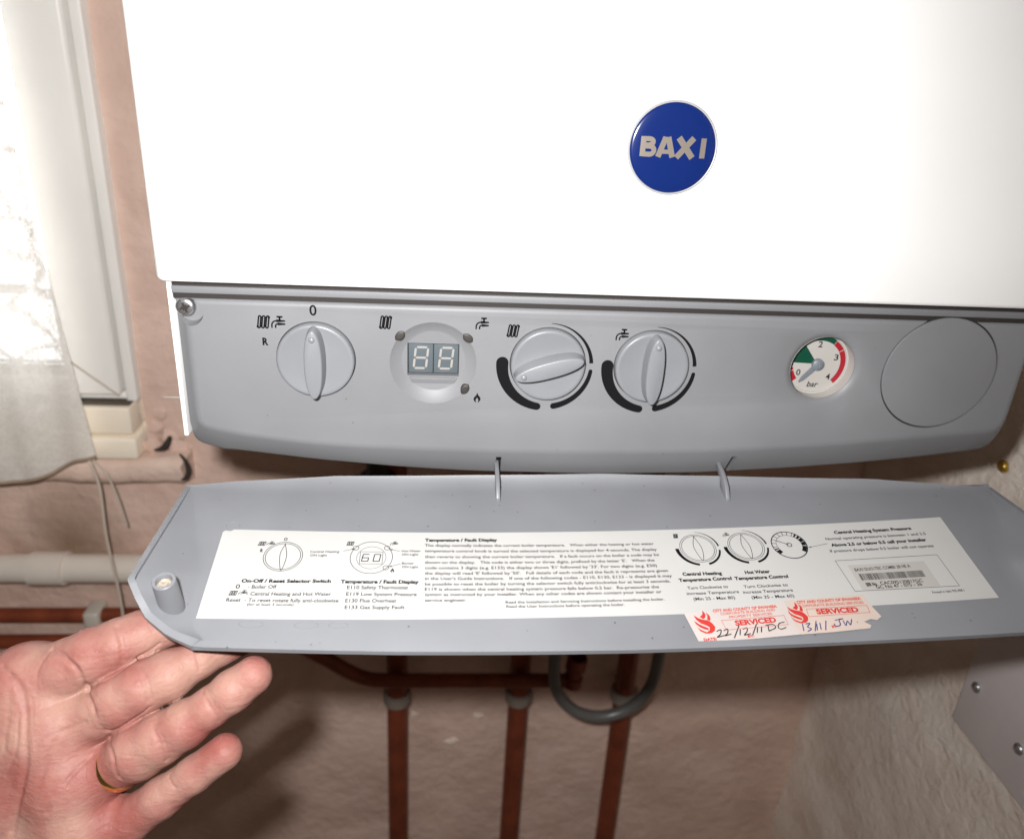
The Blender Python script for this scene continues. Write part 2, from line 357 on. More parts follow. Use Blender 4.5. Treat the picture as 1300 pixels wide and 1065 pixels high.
# the grey control panel: front face, chamfered sides and curved, chamfered bottom; then the wells are cut
lipc = smoothline([(-204, -75.6), (-185, -79), (-143.9, -83.3), (-66.6, -85.3), (0, -85.0), (51.6, -83.2), (110, -79), (155.4, -74.3), (200, -69.3)], 5)
botc = [(-199.6, -86.6), (-156.3, -91.8), (-110, -95.8), (-74.5, -97.6), (-6.8, -98.4), (50, -96.8), (97.3, -93.4), (140, -89.3), (176.2, -84.8), (208, -80)]
bx, bz = zip(*botc)
inner = [(-213, -7.4), (-213, -66), (-212.6, -70.8), (-210.3, -74.0)] + [tuple(p) for p in lipc] + [(208.5, -68), (212.5, -64.5), (213.4, -58), (213.6, -7.4)]
outer = [(-219.6, -7.4), (-219.6, -74), (-219.5, -84.6), (-217.2, -88.2)] + [(float(p[0]), float(np.interp(p[0], bx, bz))-5.6) for p in lipc] + [(211.5, -84.6), (216.2, -79), (218, -66), (218.6, -7.4)]
ydep = lambda x, z: float(np.interp(z, [-86, -74], [9.5, 5.5]))
N = len(inner); mb = MB()
mb.add([(x, 0, z) for x, z in inner] + [(x, ydep(x, z), z) for x, z in outer] + [(x, 26, z) for x, z in outer],
       [tuple(range(N)), tuple(2*N+i for i in reversed(range(N)))] + [(i, (i+1) % N, N+(i+1) % N, N+i) for i in range(N)] + [(N+i, N+(i+1) % N, 2*N+(i+1) % N, 2*N+i) for i in range(N)])
panel = mb.build('control_panel', GREY, boiler, smooth=0)
bv = panel.modifiers.new('bevel', 'BEVEL'); bv.width = 2.6*MM; bv.segments = 4; bv.limit_method = 'ANGLE'; bv.angle_limit = math.radians(13)
cut = []
def cutter(f):
    mb = MB(); f(mb); o = mb.build('cutter', GREY, None, smooth=0); cut.append(o)
    md = panel.modifiers.new('cut', 'BOOLEAN'); md.operation = 'DIFFERENCE'; md.object = o; md.solver = 'EXACT'
KN = [(-153.2, -36.2, 90), (-38.7, -35.7, 197), (14.2, -35.6, 90)]
for x, z, a in KN: cutter(lambda m_: m_.lathe((x, 0, z), [(19.25, 2), (19.25, -3)], n=72, cap0=1, cap1=1))
DC_ = (-96, -37.2)
cutter(lambda m_: m_.lathe((DC_[0], 0, DC_[1]), [(22.4, 1), (21.5, 0), (20.9, -.5), (16.2, -3.8), (15.5, -4.0)], n=72, cap0=1, cap1=1))
cutter(lambda m_: m_.box(-109.0, -83.2, -3, 9, -45.2, -28.0))
GC = (105.2, -35.0)
cutter(lambda m_: m_.lathe((GC[0], 0, GC[1]), [(21.6, 1), (20.6, 0), (17.4, -1.6), (17.0, -2.2), (17.0, -20)], n=72, cap0=1, cap1=1))
cutter(lambda m_: m_.lathe((-211.8, 0, -14.2), [(6.9, 6), (6.7, -.5), (5.6, -5)], n=40, cap0=1, cap1=1))
cutter(lambda m_: m_.lathe((168.4, 0, -36), [(31.35, 2), (31.35, -4)], n=96, cap0=1, cap1=1))
cutter(lambda m_: m_.box(-62.2, -59.3, -3, 30, -130, -90.2))
def slot2(m_): m_.add([(x, y, z) for y in (-3, 30) for x, z in ((66.2, -88.2), (69.2, -88.2), (65.6, -130), (62.4, -130))], [(0,1,2,3), (7,6,5,4), (0,4,5,1), (1,5,6,2), (2,6,7,3), (3,7,4,0)])
cutter(slot2)
bake(panel)
for o in cut: bpy.data.objects.remove(o)

PF = lambda u, v: (u, -.07, v)                                   # printing on the front face
# printed marks
def mark(name, f, m_=INK):
    mb = MB(); f(mb); mb.build(name, m_, boiler, smooth=0, recalc=False)
mark('radiator_symbol', lambda b: radiator(b, (-177.4, -17.9), 6.4, 6.0, PF, .72))
mark('tap_symbol', lambda b: tap(b, (-170.3, -17.9), 6.4, 6.0, PF, .72))
mark('zero_mark', lambda b: text(b, '0', -155.4, -11.2, -152.0, -11.2, 5.4, PF))
mark('reset_mark', lambda b: text(b, 'R', -178.5, -27.7, -175.7, -27.7, 3.7, PF, bold=1))
mark('radiator_symbol', lambda b: radiator(b, (-119.3, -16.4), 6.2, 6.2, PF, .72))
mark('tap_symbol', lambda b: tap(b, (-72.2, -15.7), 6.2, 6.0, PF, .72))
mark('flame_symbol', lambda b: poly(b, [(-73.6+x*5.0, -55.0+y*5.4) for x, y in FLAME], PF))
mark('radiator_symbol', lambda b: radiator(b, (-57.0, -18.9), 6.2, 6.0, PF, .72))
mark('tap_symbol', lambda b: tap(b, (-2.1, -19.4), 6.2, 6.0, PF, .72))
def arc(c, R, a0, a1, w0, w1, cap0, cap1):
    def f(b):
        A = np.radians(np.linspace(a0, a1, 40)); W = np.linspace(w0, w1, 40)
        P = [(c[0]+R*math.cos(t), c[1]+R*math.sin(t)) for t in A]; ribbon(b, P, list(W), PF)
        for k, on in ((0, cap0), (-1, cap1)):
            if on:
                s = -1 if k == 0 else 1; disc(b, P[k], W[k]/2, lambda u, v: (u, -.075, v), n=20)
    return f
for c in ((-38.9, -36.9), (14.5, -37.2)):
    mark('scale_arc', arc(c, 22.4, 88, 5, .25, 2.0, 0, 0)); mark('scale_arc', arc(c, 22.4, -6, -78, 2.0, 3.3, 1, 1)); mark('scale_arc', arc(c, 22.7, -100, -183, 4.0, 6.2, 1, 1))

# selector and temperature knobs
def knob(x, z, ang):
    mb = MB(); mb.lathe((x, 0, z), [(18.75, -2.5), (18.75, 2.6), (18.4, 3.3), (17.7, 3.7), (16.8, 3.65), (15.5, 3.3), (8, 3.0), (.01, 2.9)], n=80)
    k = mb.build('knob', GREYK, boiler, smooth=35)
    a = math.radians(ang); ca, sa = math.cos(a), math.sin(a); mb = MB()
    def ring(L, W, h, p=1.0):
        out = []
        for t in np.linspace(0, 2*math.pi, 56, endpoint=False):
            c_, s_ = math.cos(t), math.sin(t); u = L*math.copysign(abs(c_)**.85, c_); v = W*math.copysign(abs(s_)**p, s_)*(1-.0*abs(c_))
            out.append((x+u*ca-v*sa, -h, z+u*sa+v*ca))
        return out
    rows = [ring(18.2, 5.3, 2.2), ring(18.1, 5.1, 4), ring(17.6, 4.4, 8.4), ring(17.5, 4.3, 9.5), ring(17.15, 4.0, 10.1), ring(16.6, 3.5, 10.3)]
    mb.grid(rows, close=True); mb.f.append([5*56+i for i in range(56)]); mb.mi.append(0)
    g = mb.build('grip', GREYK, k, smooth=42)
    mb = MB(); d = 13.2; mb.lathe((x+d*ca, -10.3, z+d*sa), [(1.5, 0), (1.35, .5), (.95, .85), (.01, 1.0)], n=20); mb.build('pointer_dot', GREYK, k)
for q in KN: knob(*q)

# two-digit display with three indicator windows round it
mb = MB(); mb.box(-109.0, -83.2, 7.6, 8.6, -45.2, -28.0); dsp = mb.build('display', DARK, boiler, smooth=0)
for i in (0, 1):
    x0 = -108.6+i*12.7; mb = MB(); mb.box(x0, x0+12.3, 6.6, 7.6, -44.7, -28.5); mb.build('display_tile', TILE, dsp, bevel=.3)
    cx, cz, W, Hh, lw = x0+6.2, -36.6, 3.1, 5.6, 1.1; SK = .10; mb = MB()
    DF = lambda u, v: (u+SK*(v-cz), 6.5, v)
    def seg(a, b):
        a, b = np.array(a), np.array(b); t = (b-a)/np.linalg.norm(b-a); nn = np.array([-t[1], t[0]])*lw/2; a2, b2 = a+t*.35, b-t*.35
        poly(mb, [tuple(a2), tuple(a2+t*lw/2+nn), tuple(b2-t*lw/2+nn), tuple(b2), tuple(b2-t*lw/2-nn), tuple(a2+t*lw/2-nn)], DF)
    for v in (-1, 0, 1): seg((cx-W, cz+v*Hh), (cx+W, cz+v*Hh))
    for u in (-1, 1):
        seg((cx+u*W, cz-Hh), (cx+u*W, cz)); seg((cx+u*W, cz), (cx+u*W, cz+Hh))
    mb.build('digit', SEG, dsp, smooth=0, recalc=False)
# sloping shelf under the display
mb = MB(); mb.add([(-108, 4.0, -46.0), (-84, 4.0, -46.0), (-85, 4.0, -49.4), (-107, 4.0, -49.4), (-108, 2.8, -46.2), (-84, 2.8, -46.2)], [(4, 5, 2, 3), (0, 1, 5, 4), (0, 4, 3), (1, 2, 5)])
mb.build('display_shelf', GREY, boiler, bevel=.4)
for x, z, rot_ in ((-112.4, -23.4, 45), (-79.4, -23.4, -45), (-79.9, -50.4, 235)):
    a = math.radians(rot_); mb = MB(); P = []
    for u, v in smoothline([(-3.0, .2), (-1.4, 1.9), (1.4, 2.2), (3.2, .4), (1.6, -1.6), (-1.2, -1.8), (-3.0, .2)], 4)[:-1]: P.append((x+u*math.cos(a)-v*math.sin(a), z+u*math.sin(a)+v*math.cos(a)))
    n_ = len(P); cxm, czm = np.mean(P, 0)
    mb.grid([[(px, y, pz) for px, pz in [(cxm+(p[0]-cxm)*s, czm+(p[1]-czm)*s) for p in P]] for y, s in ((2.5, 1.0), (.0, 1.0), (-.25, .85), (-.35, .5))], close=True); mb.f.append([3*n_+i for i in range(n_)]); mb.mi.append(0)
    mb.build('indicator_window', LENS, boiler, smooth=60)

# pressure gauge, set back in its well
mb = MB(); gx, gz = GC; Yd = 8.0
mb.lathe((gx, 0, gz), [(16.9, -1.6), (16.9, -Yd-1)], n=72); mb.lathe((gx, 0, gz), [(16.8, -Yd+.6), (15.9, -Yd+.6), (15.7, -Yd)], n=72)
gauge = mb.build('pressure_gauge', DIAL, boiler)
mb = MB(); GF = lambda h: (lambda u, v: (u, Yd-h, v))
disc(mb, GC, 16.6, GF(0), 0, 64)
def sector(r0, r1, a0, a1, mi, h):
    A = np.radians(np.linspace(a0, a1, 24)); mb.grid([[(gx+r*math.cos(t), Yd-h, gz+r*math.sin(t)) for t in A] for r in (r0, r1)], mi)
sector(1, 15.6, 128, 178, 1, .06); sector(12.9, 15.6, 57, 186, 1, .08); sector(12.7, 15.4, 33, 56, 2, .10); sector(12.6, 15.4, -44, 31.5, 2, .10); sector(12.7, 15.4, 190, 196, 2, .10); sector(12.7, 15.4, 198, 221, 2, .10)
for s, a, rr in (('0', 208, 10.4), ('2', 91, 11.0), ('3', 22, 10.6), ('4', -43, 10.2)):
    px, pz = gx+rr*math.cos(math.radians(a)), gz+rr*math.sin(math.radians(a)); text(mb, s, px-1.15, pz, px+1.15, pz, 3.4, GF(.12), 3)
text(mb, 'bar', gx-2.9, gz-11.4, gx+2.9, gz-11.4, 3.2, GF(.12), 3, italic=.2)
mb.build('dial', [DIAL, GREEN, DRED, INKG], gauge, smooth=0, recalc=False)
a = math.radians(229); mb = MB(); mb.lathe((gx, Yd-.4, gz), [(3.1, 0), (3.1, 1.6), (2.4, 2.2), (.6, 2.4), (.01, 2.0)], n=32)
t = np.array([math.cos(a), math.sin(a)]); q = np.array([-t[1], t[0]]); P = [t*0+q*1.3, t*10.5+q*.9, t*13.2, t*10.5-q*.9, t*0-q*1.3]
mb.grid([[(gx+p[0], Yd-h, gz+p[1]) for p in P] for h in (.7, 1.7)], close=True); mb.f.append([len(mb.v)-5+i for i in range(5)]); mb.mi.append(0)
mb.build('needle', NEEDLE, gauge)

# round blanking cover
mb = MB(); mb.lathe((168.4, 0, -36), [(30.55, -3.5), (30.55, -.2), (30.3, .12), (29.9, .2), (.01, .2)], n=96); mb.build('blanking_cover', GREY, boiler, smooth=30)
for x, z, r0, r1 in [(168.4, -36, 30.3, 31.45)] + [(q[0], q[1], 18.5, 19.4) for q in KN]:
    mb = MB(); mb.lathe((x, 1.2, z), [(r0, 0), (r1, 0)], n=96); mb.build('gap_shade_ring', DARK, boiler, smooth=0, recalc=False)  # dark ring added in the groove, its colour stands for the shade there
# cross-head screw in its well
mb = MB(); mb.lathe((-214.2, 4.5, -12.6), [(4.7, 0), (4.7, 1.0), (4.4, 1.7), (3.4, 2.3), (2.4, 2.45), (.01, 2.45)], n=40); scw = mb.build('screw', CHROME, boiler)
mb = MB()
for k in range(4):
    t = math.radians(20+45*k); ct, st = math.cos(t), math.sin(t); W = .55 if k % 2 == 0 else .3; Lh = 2.5 if k % 2 == 0 else 1.7
    mb.add([(-214.2+u*ct-v*st, 2.02-.004*k, -12.6+u*st+v*ct) for u, v in ((-Lh, -W), (Lh, -W), (Lh, W), (-Lh, W))], [(0, 1, 2, 3)])
mb.build('cross_recess', DARK, scw, smooth=0, recalc=False)

# round blue badge
BC = (11.0, 70.7); prof = [(19.75, 1.5), (19.4, 1.8), (18.4, 2.05), (15, 2.35), (9, 2.55), (.01, 2.62)]
mb = MB(); mb.lathe((BC[0], 0, BC[1]), [(20.9, -.3), (20.9, .9), (20.6, 1.5), (20.2, 1.7), (19.8, 1.6), (19.7, 1.2)], n=96); badge = mb.build('badge', SILVER, boiler)
mb = MB(); mb.lathe((BC[0], 0, BC[1]), prof, n=96); mb.build('badge_dome', BLUE, badge, smooth=80)
pr = sorted(prof); dome = lambda u, v: (u, -float(np.interp(math.hypot(u-BC[0], v-BC[1]), [p[0] for p in pr], [p[1] for p in pr]))-.09, v)
mb = MB(); nst = [0]
def bstroke(P, w_):
    nst[0] += 1; k = nst[0]*.012
    def f(u, v):
        x, y, z = dome(-4.2+30.2*u, 66.75+8.7*v+.25*u); return (x, y-k, z)
    # ribbon works in letter units: widths are given in the same units along u, heights scaled to match
    A_ = 8.7/30.2; ribbon(mb, [(p[0], p[1]*A_) for p in P], w_, lambda u, v: f(u, v/A_))
bstroke([(.04, 0), (.04, 1)], .080)
bstroke([(.05, .885), (.12, .885)] + [(.128+.060*math.cos(t), .735+.150*math.sin(t)) for t in np.radians(np.linspace(80, -80, 12))] + [(.12, .575), (.05, .575)], .070)
bstroke([(.05, .52), (.13, .52)] + [(.142+.068*math.cos(t), .315+.205*math.sin(t)) for t in np.radians(np.linspace(80, -80, 12))] + [(.12, .115), (.05, .115)], .072)
bstroke([(.280, 0), (.372, 1)], .085); bstroke([(.408, 1), (.500, 0)], .085); bstroke([(.372, .955), (.412, .955)], .03); bstroke([(.31, .27), (.47, .27)], .062)
bstroke([(.570, 1), (.805, 0)], .092); bstroke([(.800, 1), (.560, 0)], .088); bstroke([(.955, 0), (.955, 1)], .082)
mb.build('badge_lettering', CHAMP, badge, smooth=0, recalc=False)

# ------------------------------------------------------------------ the drop-down flap (hinged below the panel, lowered)
EX = np.array([.99973, .01263, .01972]); EO = np.array([.01674, -.97428, -.22472]); EN = np.array([-.01637, -.22499, .97422]); H0 = np.array([0, 0, -98.])
F = lambda x, d, h: tuple(H0 + EX*x + EO*d + EN*h)
hb = lambda x: -5.99*(1-((x+13.85)/180.16)**2)
ip_ = lambda x, t: float(np.interp(x, [p[0] for p in t], [p[1] for p in t]))
RIMD = [(-219, 7.5), (-195.7, 4), (-145, -.5), (-75, -2.4), (-4.5, -2.8), (60, .6), (142, 7.4), (203, 17)]
RIMH = [(-219, 0), (-195.7, 1.2), (-145, 3), (-4.5, 3.7), (142, 2.6), (203, .2)]
CRD = [(-219, 9), (-195, 9), (-144, 7), (-75, 4.2), (-4.5, 3.1), (60, 6.5), (138, 13.2), (204, 18.5)]
NEAR = [(-191, 102.2), (-110, 104.4), (-10, 105.9), (95, 106.4), (166, 107.1), (180, 107.1)]
XL = [(0, -215.5), (.3, -206), (.58, -196.2), (.8, -195.5), (.93, -193), (1, -187)]; XR = [(0, 201.5), (.3, 193), (.58, 182), (.85, 180), (1, 174)]
KV = [0, .6, .72, .82, .92, 1]
RL = np.array([(-219, 7.5, 2.0), (-220.0, 81.3, 18), (-215.4, 88.4, 14), (-210.6, 94.2, 9.5), (-201.6, 99.6, 4.8), (-191.4, 103.2, 2.2)]); IL = np.array([(2.4, 1), (2.6, -1), (2.3, -1.6), (2, -2), (1.9, -2.4), (2.4, -3.0)])
RR = np.array([(204.8, 17, 2.9), (208, 81, 18), (205, 88, 14), (200.5, 94, 9), (191, 102, 4.6), (179.2, 108, 2.8)]); IR = IL*np.array([-1, 1])
def kn(A, v): return np.array([np.interp(v, KV, A[:, k]) for k in range(A.shape[1])])
VS = list(np.linspace(0, 1, 34)); rows = []
def row(v, mode):
    xl, xr = ip_(v, XL), ip_(v, XR); out = []
    L, R = kn(RL, v), kn(RR, v); li, ri = L.copy(), R.copy(); li[:2] += kn(IL, v); ri[:2] += kn(IR, v)
    if mode in ('lip', 'back', 'mid'): li, ri = L.copy(), R.copy()
    def plate(x):
        db, dn = ip_(x, CRD), ip_(x, NEAR)
        if mode == 'back': k = 1; return (x, ip_(x, RIMD), hb(x)+ip_(x, RIMH))
        if mode == 'mid': return (x, .5*ip_(x, RIMD)+.5*db-.8, hb(x)+.30*ip_(x, RIMH))
        if mode == 'rise': return (x, dn-2.2, hb(x)+2.2)
        if mode == 'lip': return (x, dn+1.2, hb(x)+2.2)
        return (x, db+(dn-3.0-db)*v, hb(x)+0.0)
    out.append(tuple(L)); out.append(tuple(li))
    lf, rf = li.copy(), ri.copy()
    if mode not in ('lip', 'back', 'mid'): lf[2] -= min(1.5, .25*max(0, lf[2])); rf[2] -= min(1.5, .25*max(0, rf[2]))
    c = np.array(plate(xl))
    if mode in ('rise', 'lip', 'back', 'mid'): pass
    out.append(tuple(lf))
    for t in np.linspace(.85, .0, 7)[:-1]:
        p = c+(lf-c)*t; p[2] = c[2]+(lf[2]-c[2])*t**1.08; out.append(tuple(p))
    for u in np.linspace(0, 1, 61): out.append(plate(xl+(xr-xl)*u))
    c = np.array(plate(xr))
    for t in np.linspace(0, .85, 7)[1:]:
        p = c+(rf-c)*t; p[2] = c[2]+(rf[2]-c[2])*t**1.08; out.append(tuple(p))
    out.append(tuple(rf))
    out.append(tuple(ri)); out.append(tuple(R)); return [F(*p) for p in out]
rows = [row(0, 'back'), row(0, 'mid')] + [row(v, '') for v in VS] + [row(1, 'rise'), row(1, 'lip')]
mb = MB(); mb.grid(rows); flap = mb.build('drop_down_flap', GREYF, boiler, smooth=0, recalc=False)
nz = sum(p.normal.z for p in flap.data.polygons)
if nz < 0: flap.data.flip_normals()
so = flap.modifiers.new('thick', 'SOLIDIFY'); so.thickness = 2.3*MM; so.offset = -1; bake(flap)
flap.data.set_sharp_from_angle(angle=math.radians(38))
# screw post
mb = MB(); c0, c1 = np.array(F(-204, 84.2, 2.0)), np.array(F(-204, 84.4, 20)); ax = c1-c0; Lp = np.linalg.norm(ax)
mb.lathe(c0, [(5.1, 0), (4.7, Lp), (4.4, Lp+.3), (3.4, Lp+.2), (3.2, Lp-.4), (3.0, Lp-5)], axis=ax, n=32); post = mb.build('screw_post', GREYF, flap)
mb = MB(); mb.lathe(c0, [(3.15, Lp-2.0), (2.2, Lp-1.2), (1.2, Lp-1.9), (.01, Lp-1.5)], axis=ax, n=16); mb.build('broken_insert', mat('insert', (.40, .34, .28), .5, var=.5, var_scale=400), post)
# hinge hooks that run up into the slots
for x, dl in ((-61.5, 0), (60.5, 2.5)):
    mb = MB(); P = [(15, -6.5), (14.2, -3.6), (9, .6), (4, 2.2), (-1, 2.8), (-9, 3.0), (-9, -.5), (0, -1.5), (4, -6.5)]
    mb.add([F(x+s*1.1, d+dl, h) for s in (-1, 1) for d, h in P], [tuple(range(9)), tuple(9+i for i in reversed(range(9)))] + [(i, (i+1) % 9, 9+(i+1) % 9, 9+i) for i in range(9)])
    mb.build('hinge_hook', GREYF, flap, bevel=.4)
# moulding marks round the label
for x, d, rx, ry in ((-190.6, 33.9, 3.2, 2.4), (-171, 90.3, 5, 1.7), (-148, 90.6, 5, 1.7), (-134.6, 90.6, 4, 1.5)):
    mb = MB(); mb.tube([F(u, v, hb(u)+.02) for u, v in ell((x, d), rx, ry, 28)] + [F(x+rx, d, hb(x)+.02)], .22, n=6); mb.build('moulding_mark', GREYF, flap)

# instruction label: paper and its printing
LH = .30
LF = lambda h: (lambda u, v: F(u, -v, hb(u)+h))
mb = MB(); top = [(-194.2, 38.4), (-193.2, 37.3), (-190.6, 37.6), (-189.4, 36.5)] + [(x, 36.5-.3*(x+189)/355) for x in np.linspace(-182, 166.4, 44)]; bot = [(-193.85+360.35*i/(len(top)-1), 87.9) for i in range(len(top))]
mb.grid([[F(x, d, hb(x)+.02) for x, d in top], [F(x, d, hb(x)+LH) for x, d in top], [F(x, d, hb(x)+LH) for x, d in bot], [F(x, d, hb(x)+.02) for x, d in bot]])
P1 = LF(LH+.06)
small = {'Central Heating', 'ON Light', 'Hot Water', 'Burner'}
for s, x0, d0, x1, d1, b in TEXTS:
    cap = 1.75
    if b: cap = 1.95
    if s.startswith('The display') or 0: cap = 1.75
    if s.startswith('E1') and len(s) < 30 or s.startswith('- ') or s.startswith('Reset'): cap = 2.0
    if not b and s in small or s.startswith('(for') or s.startswith('Printed'): cap = 1.35
    if s == '0' and d0 < 60: cap = 2.0
    if s == '0' and d0 > 60: cap = 2.4
    if s.startswith('Read'): cap = 1.5
    if s.startswith('CAC') or s.startswith('GC No') or s.startswith('BAXI'): cap = 1.9
    text(mb, s, x0, -d0, x1, -d1, cap, P1, 1 if b or s.startswith('CAC') or s.startswith('GC') else 2, b)
lw = .28
for k in (8.8, 7.9): ribbon(mb, ell((-164.0, -52.7), k, k, 48), lw, P1, 1, closed=True)
g = smoothline([(-164.2, -44.9), (-165.5, -52), (-163.6, -61), (-162.4, -53), (-164.2, -44.9)], 8); ribbon(mb, g, lw, P1, 1)
for c in ((-174.8, -45.1), (-134.0, -44.1), (-181.6, -74.4)): radiator(mb, c, 3.6, 2.4, P1, .34, 1)
for c in ((-170.8, -44.9), (-113.3, -43.8), (-177.4, -74.0)): tap(mb, c, 3.6, 2.4, P1, .3, 1)
poly(mb, [(-113.3+x*2.4, -60.4+y*2.8) for x, y in FLAME], P1, 1)
ribbon(mb, ell((-123.5, -52.6), 9.8, 9.8, 48), lw, P1, 1, closed=True); ribbon(mb, ell((-123.5, -52.8), 6.8, 6.8, 40), lw*.7, P1, 2, closed=True)
ribbon(mb, [(-128.8, -49.2), (-118.3, -49.2), (-118.3, -56.6), (-128.8, -56.6)], lw*.8, P1, 2, closed=True)
for x, y in ((-131.1, -46.9), (-116.5, -46.7), (-116.4, -58.9)): ribbon(mb, ell((x, y), 1.3, 1.3, 16), lw, P1, 1, closed=True)
for a, b in (((-136.9, -48.9), (-131.6, -47.3)), ((-110.4, -48.7), (-115.4, -47.4)), ((-109.6, -56.5), (-115.2, -58.4)), ((101.2, -49.6), (90.6, -51.6))):
    ribbon(mb, [a, b], .22, P1, 1); a, b = np.array(a), np.array(b); t = (a-b)/np.linalg.norm(a-b); q = np.array([-t[1], t[0]]); poly(mb, [tuple(b), tuple(b+t*1.5+q*.45), tuple(b+t*1.5-q*.45)], P1, 1)
def d7(c, segs):
    x, y = c; w_, h_ = 1.7, 2.4; K = {'a': ((-w_, h_), (w_, h_)), 'g': ((-w_, 0), (w_, 0)), 'd': ((-w_, -h_), (w_, -h_)), 'f': ((-w_, 0), (-w_, h_)), 'b': ((w_, 0), (w_, h_)), 'e': ((-w_, -h_), (-w_, 0)), 'c': ((w_, -h_), (w_, 0))}
    for s in segs:
        (u0, v0), (u1, v1) = K[s]; ribbon(mb, [(x+u0*.85+.12*v0, y+v0*.88), (x+u1*.85+.12*v1, y+v1*.88)], .45, P1, 1)
d7((-126.2, -52.9), 'acdefg'); d7((-120.9, -52.9), 'abcdef')
for c in ((35.4, -49.2), (59.8, -49.0)):
    for k in (8.9, 8.0): ribbon(mb, ell(c, k, k, 48), lw*.9, P1, 1, closed=True)
    ribbon(mb, smoothline([(c[0]-.2, c[1]+8), (c[0]-1.9, c[1]+.5), (c[0]+.4, c[1]-8), (c[0]+1.9, c[1]-.3), (c[0]-.2, c[1]+8)], 8), lw, P1, 1)
    def a7(a0, a1, w0, w1): A = np.radians(np.linspace(a0, a1, 20)); ribbon(mb, [(c[0]+10.6*math.cos(t), c[1]+10.6*math.sin(t)) for t in A], list(np.linspace(w0, w1, 20)), P1, 1)
    a7(85, 5, .2, .9); a7(-8, -75, .9, 1.2); a7(-100, -180, 1.3, 1.9)
radiator(mb, (26.2, -40.8), 2.6, 2.6, P1, .34, 1); tap(mb, (52.0, -41.0), 3.4, 2.6, P1, .3, 1)
c = (81.7, -49.3); ribbon(mb, ell(c, 8.7, 8.7, 48), .5, P1, 1, closed=True); ribbon(mb, ell(c, 6.4, 6.4, 40, -.7, 4.0), .2, P1, 1); ribbon(mb, ell(c, 1.2, 1.2, 16), .4, P1, 1, closed=True)
for a0, a1 in ((-38, -8), (-5, 12), (14, 30), (33, 42), (47, 54), (205, 222), (196, 201)): A = np.radians(np.linspace(a0, a1, 8)); ribbon(mb, [(c[0]+7.4*math.cos(t), c[1]+7.4*math.sin(t)) for t in A], 2.0, P1, 1)
for a in (62, 80, 98, 116, 134, 152, 170, 188): t = math.radians(a); ribbon(mb, [(c[0]+r_*math.cos(t), c[1]+r_*math.sin(t)) for r_ in (6.4, 8.5)], .3, P1, 1)
ribbon(mb, [c, (c[0]-6.2, c[1]+3.4)], .4, P1, 1)
_g = LF(LH+.03); mb.grid([[_g(x, -63.9) for x in np.linspace(105.2, 143.2, 12)], [_g(x, -79.3) for x in np.linspace(105.8, 143.4, 12)]], 3)
ribbon(mb, [(100.3, -60.8), (151.6, -60.6), (152.2, -79.9), (102.0, -79.5)], .22, P1, 2, closed=True)
x = 108.0
while x < 139:
    w_ = random.choice((.22, .22, .36, .5)); poly(mb, [(x, -69.5), (x+w_, -69.5), (x+w_, -73.4), (x, -73.4)], P1, 1); x += w_+random.choice((.2, .26, .4))
mb.build('instruction_label', [PAPER, INK, INKG, PAPER2], flap, smooth=0, recalc=False)

# the two service stickers
def sticker(outl, h, base, draw):
    mb = MB(); n_ = len(outl); f0 = lambda u, v: F(u, v, hb(u)+h); f1 = lambda u, v: F(u, v, hb(u)+h+.12)
    mb.add([f1(*p) for p in outl] + [f0(*p) for p in outl], [tuple(range(n_))] + [(i, (i+1) % n_, n_+(i+1) % n_, n_+i) for i in range(n_)], 0)
    draw(mb, LF(h+.34)); mb.build('service_sticker', [base, RED, REDP, INK, BLUEINK], flap, smooth=0, recalc=False)
def pen(mb, strokes, fm, mi, w_=.45):
    for s in strokes: ribbon(mb, smoothline([(p[0], -p[1]) for p in s], 6) if len(s) > 2 else [(p[0], -p[1]) for p in s], w_, fm, mi)
def bird(mb, x, d, s, fm):
    """red flame emblem: a body with rising tongues"""
    for T_ in ([(0, 0), (1.6, 1.6), (3.6, 2.6), (5.6, 3.0), (7.2, 4.4), (8.2, 6.6), (7.4, 8.8), (5.6, 10.0), (3.4, 9.6), (5.2, 8.4), (5.6, 6.8), (4.2, 5.6), (2.2, 4.6), (.6, 2.6)],
               [(-.6, 3.0), (1.2, 5.0), (3.0, 6.2), (4.8, 7.2), (4.9, 8.4), (3.2, 7.8), (1.2, 6.6), (-.2, 4.8)], [(2.6, 1.0), (4.2, -.2), (4.7, -2.6), (5.6, -.4), (5.1, 1.4), (3.9, 2.3)],
               [(5.6, 2.6), (6.3, .6), (5.9, -1.4), (7.3, .4), (7.3, 2.2), (6.6, 3.6)], [(-.3, 6.4), (1.2, 8.0), (3.2, 9.2), (5.0, 10.2), (3.0, 10.1), (.9, 8.8)]):
        poly(mb, [(x+u*s, -(d+v*s)) for u, v in T_], fm, 1)
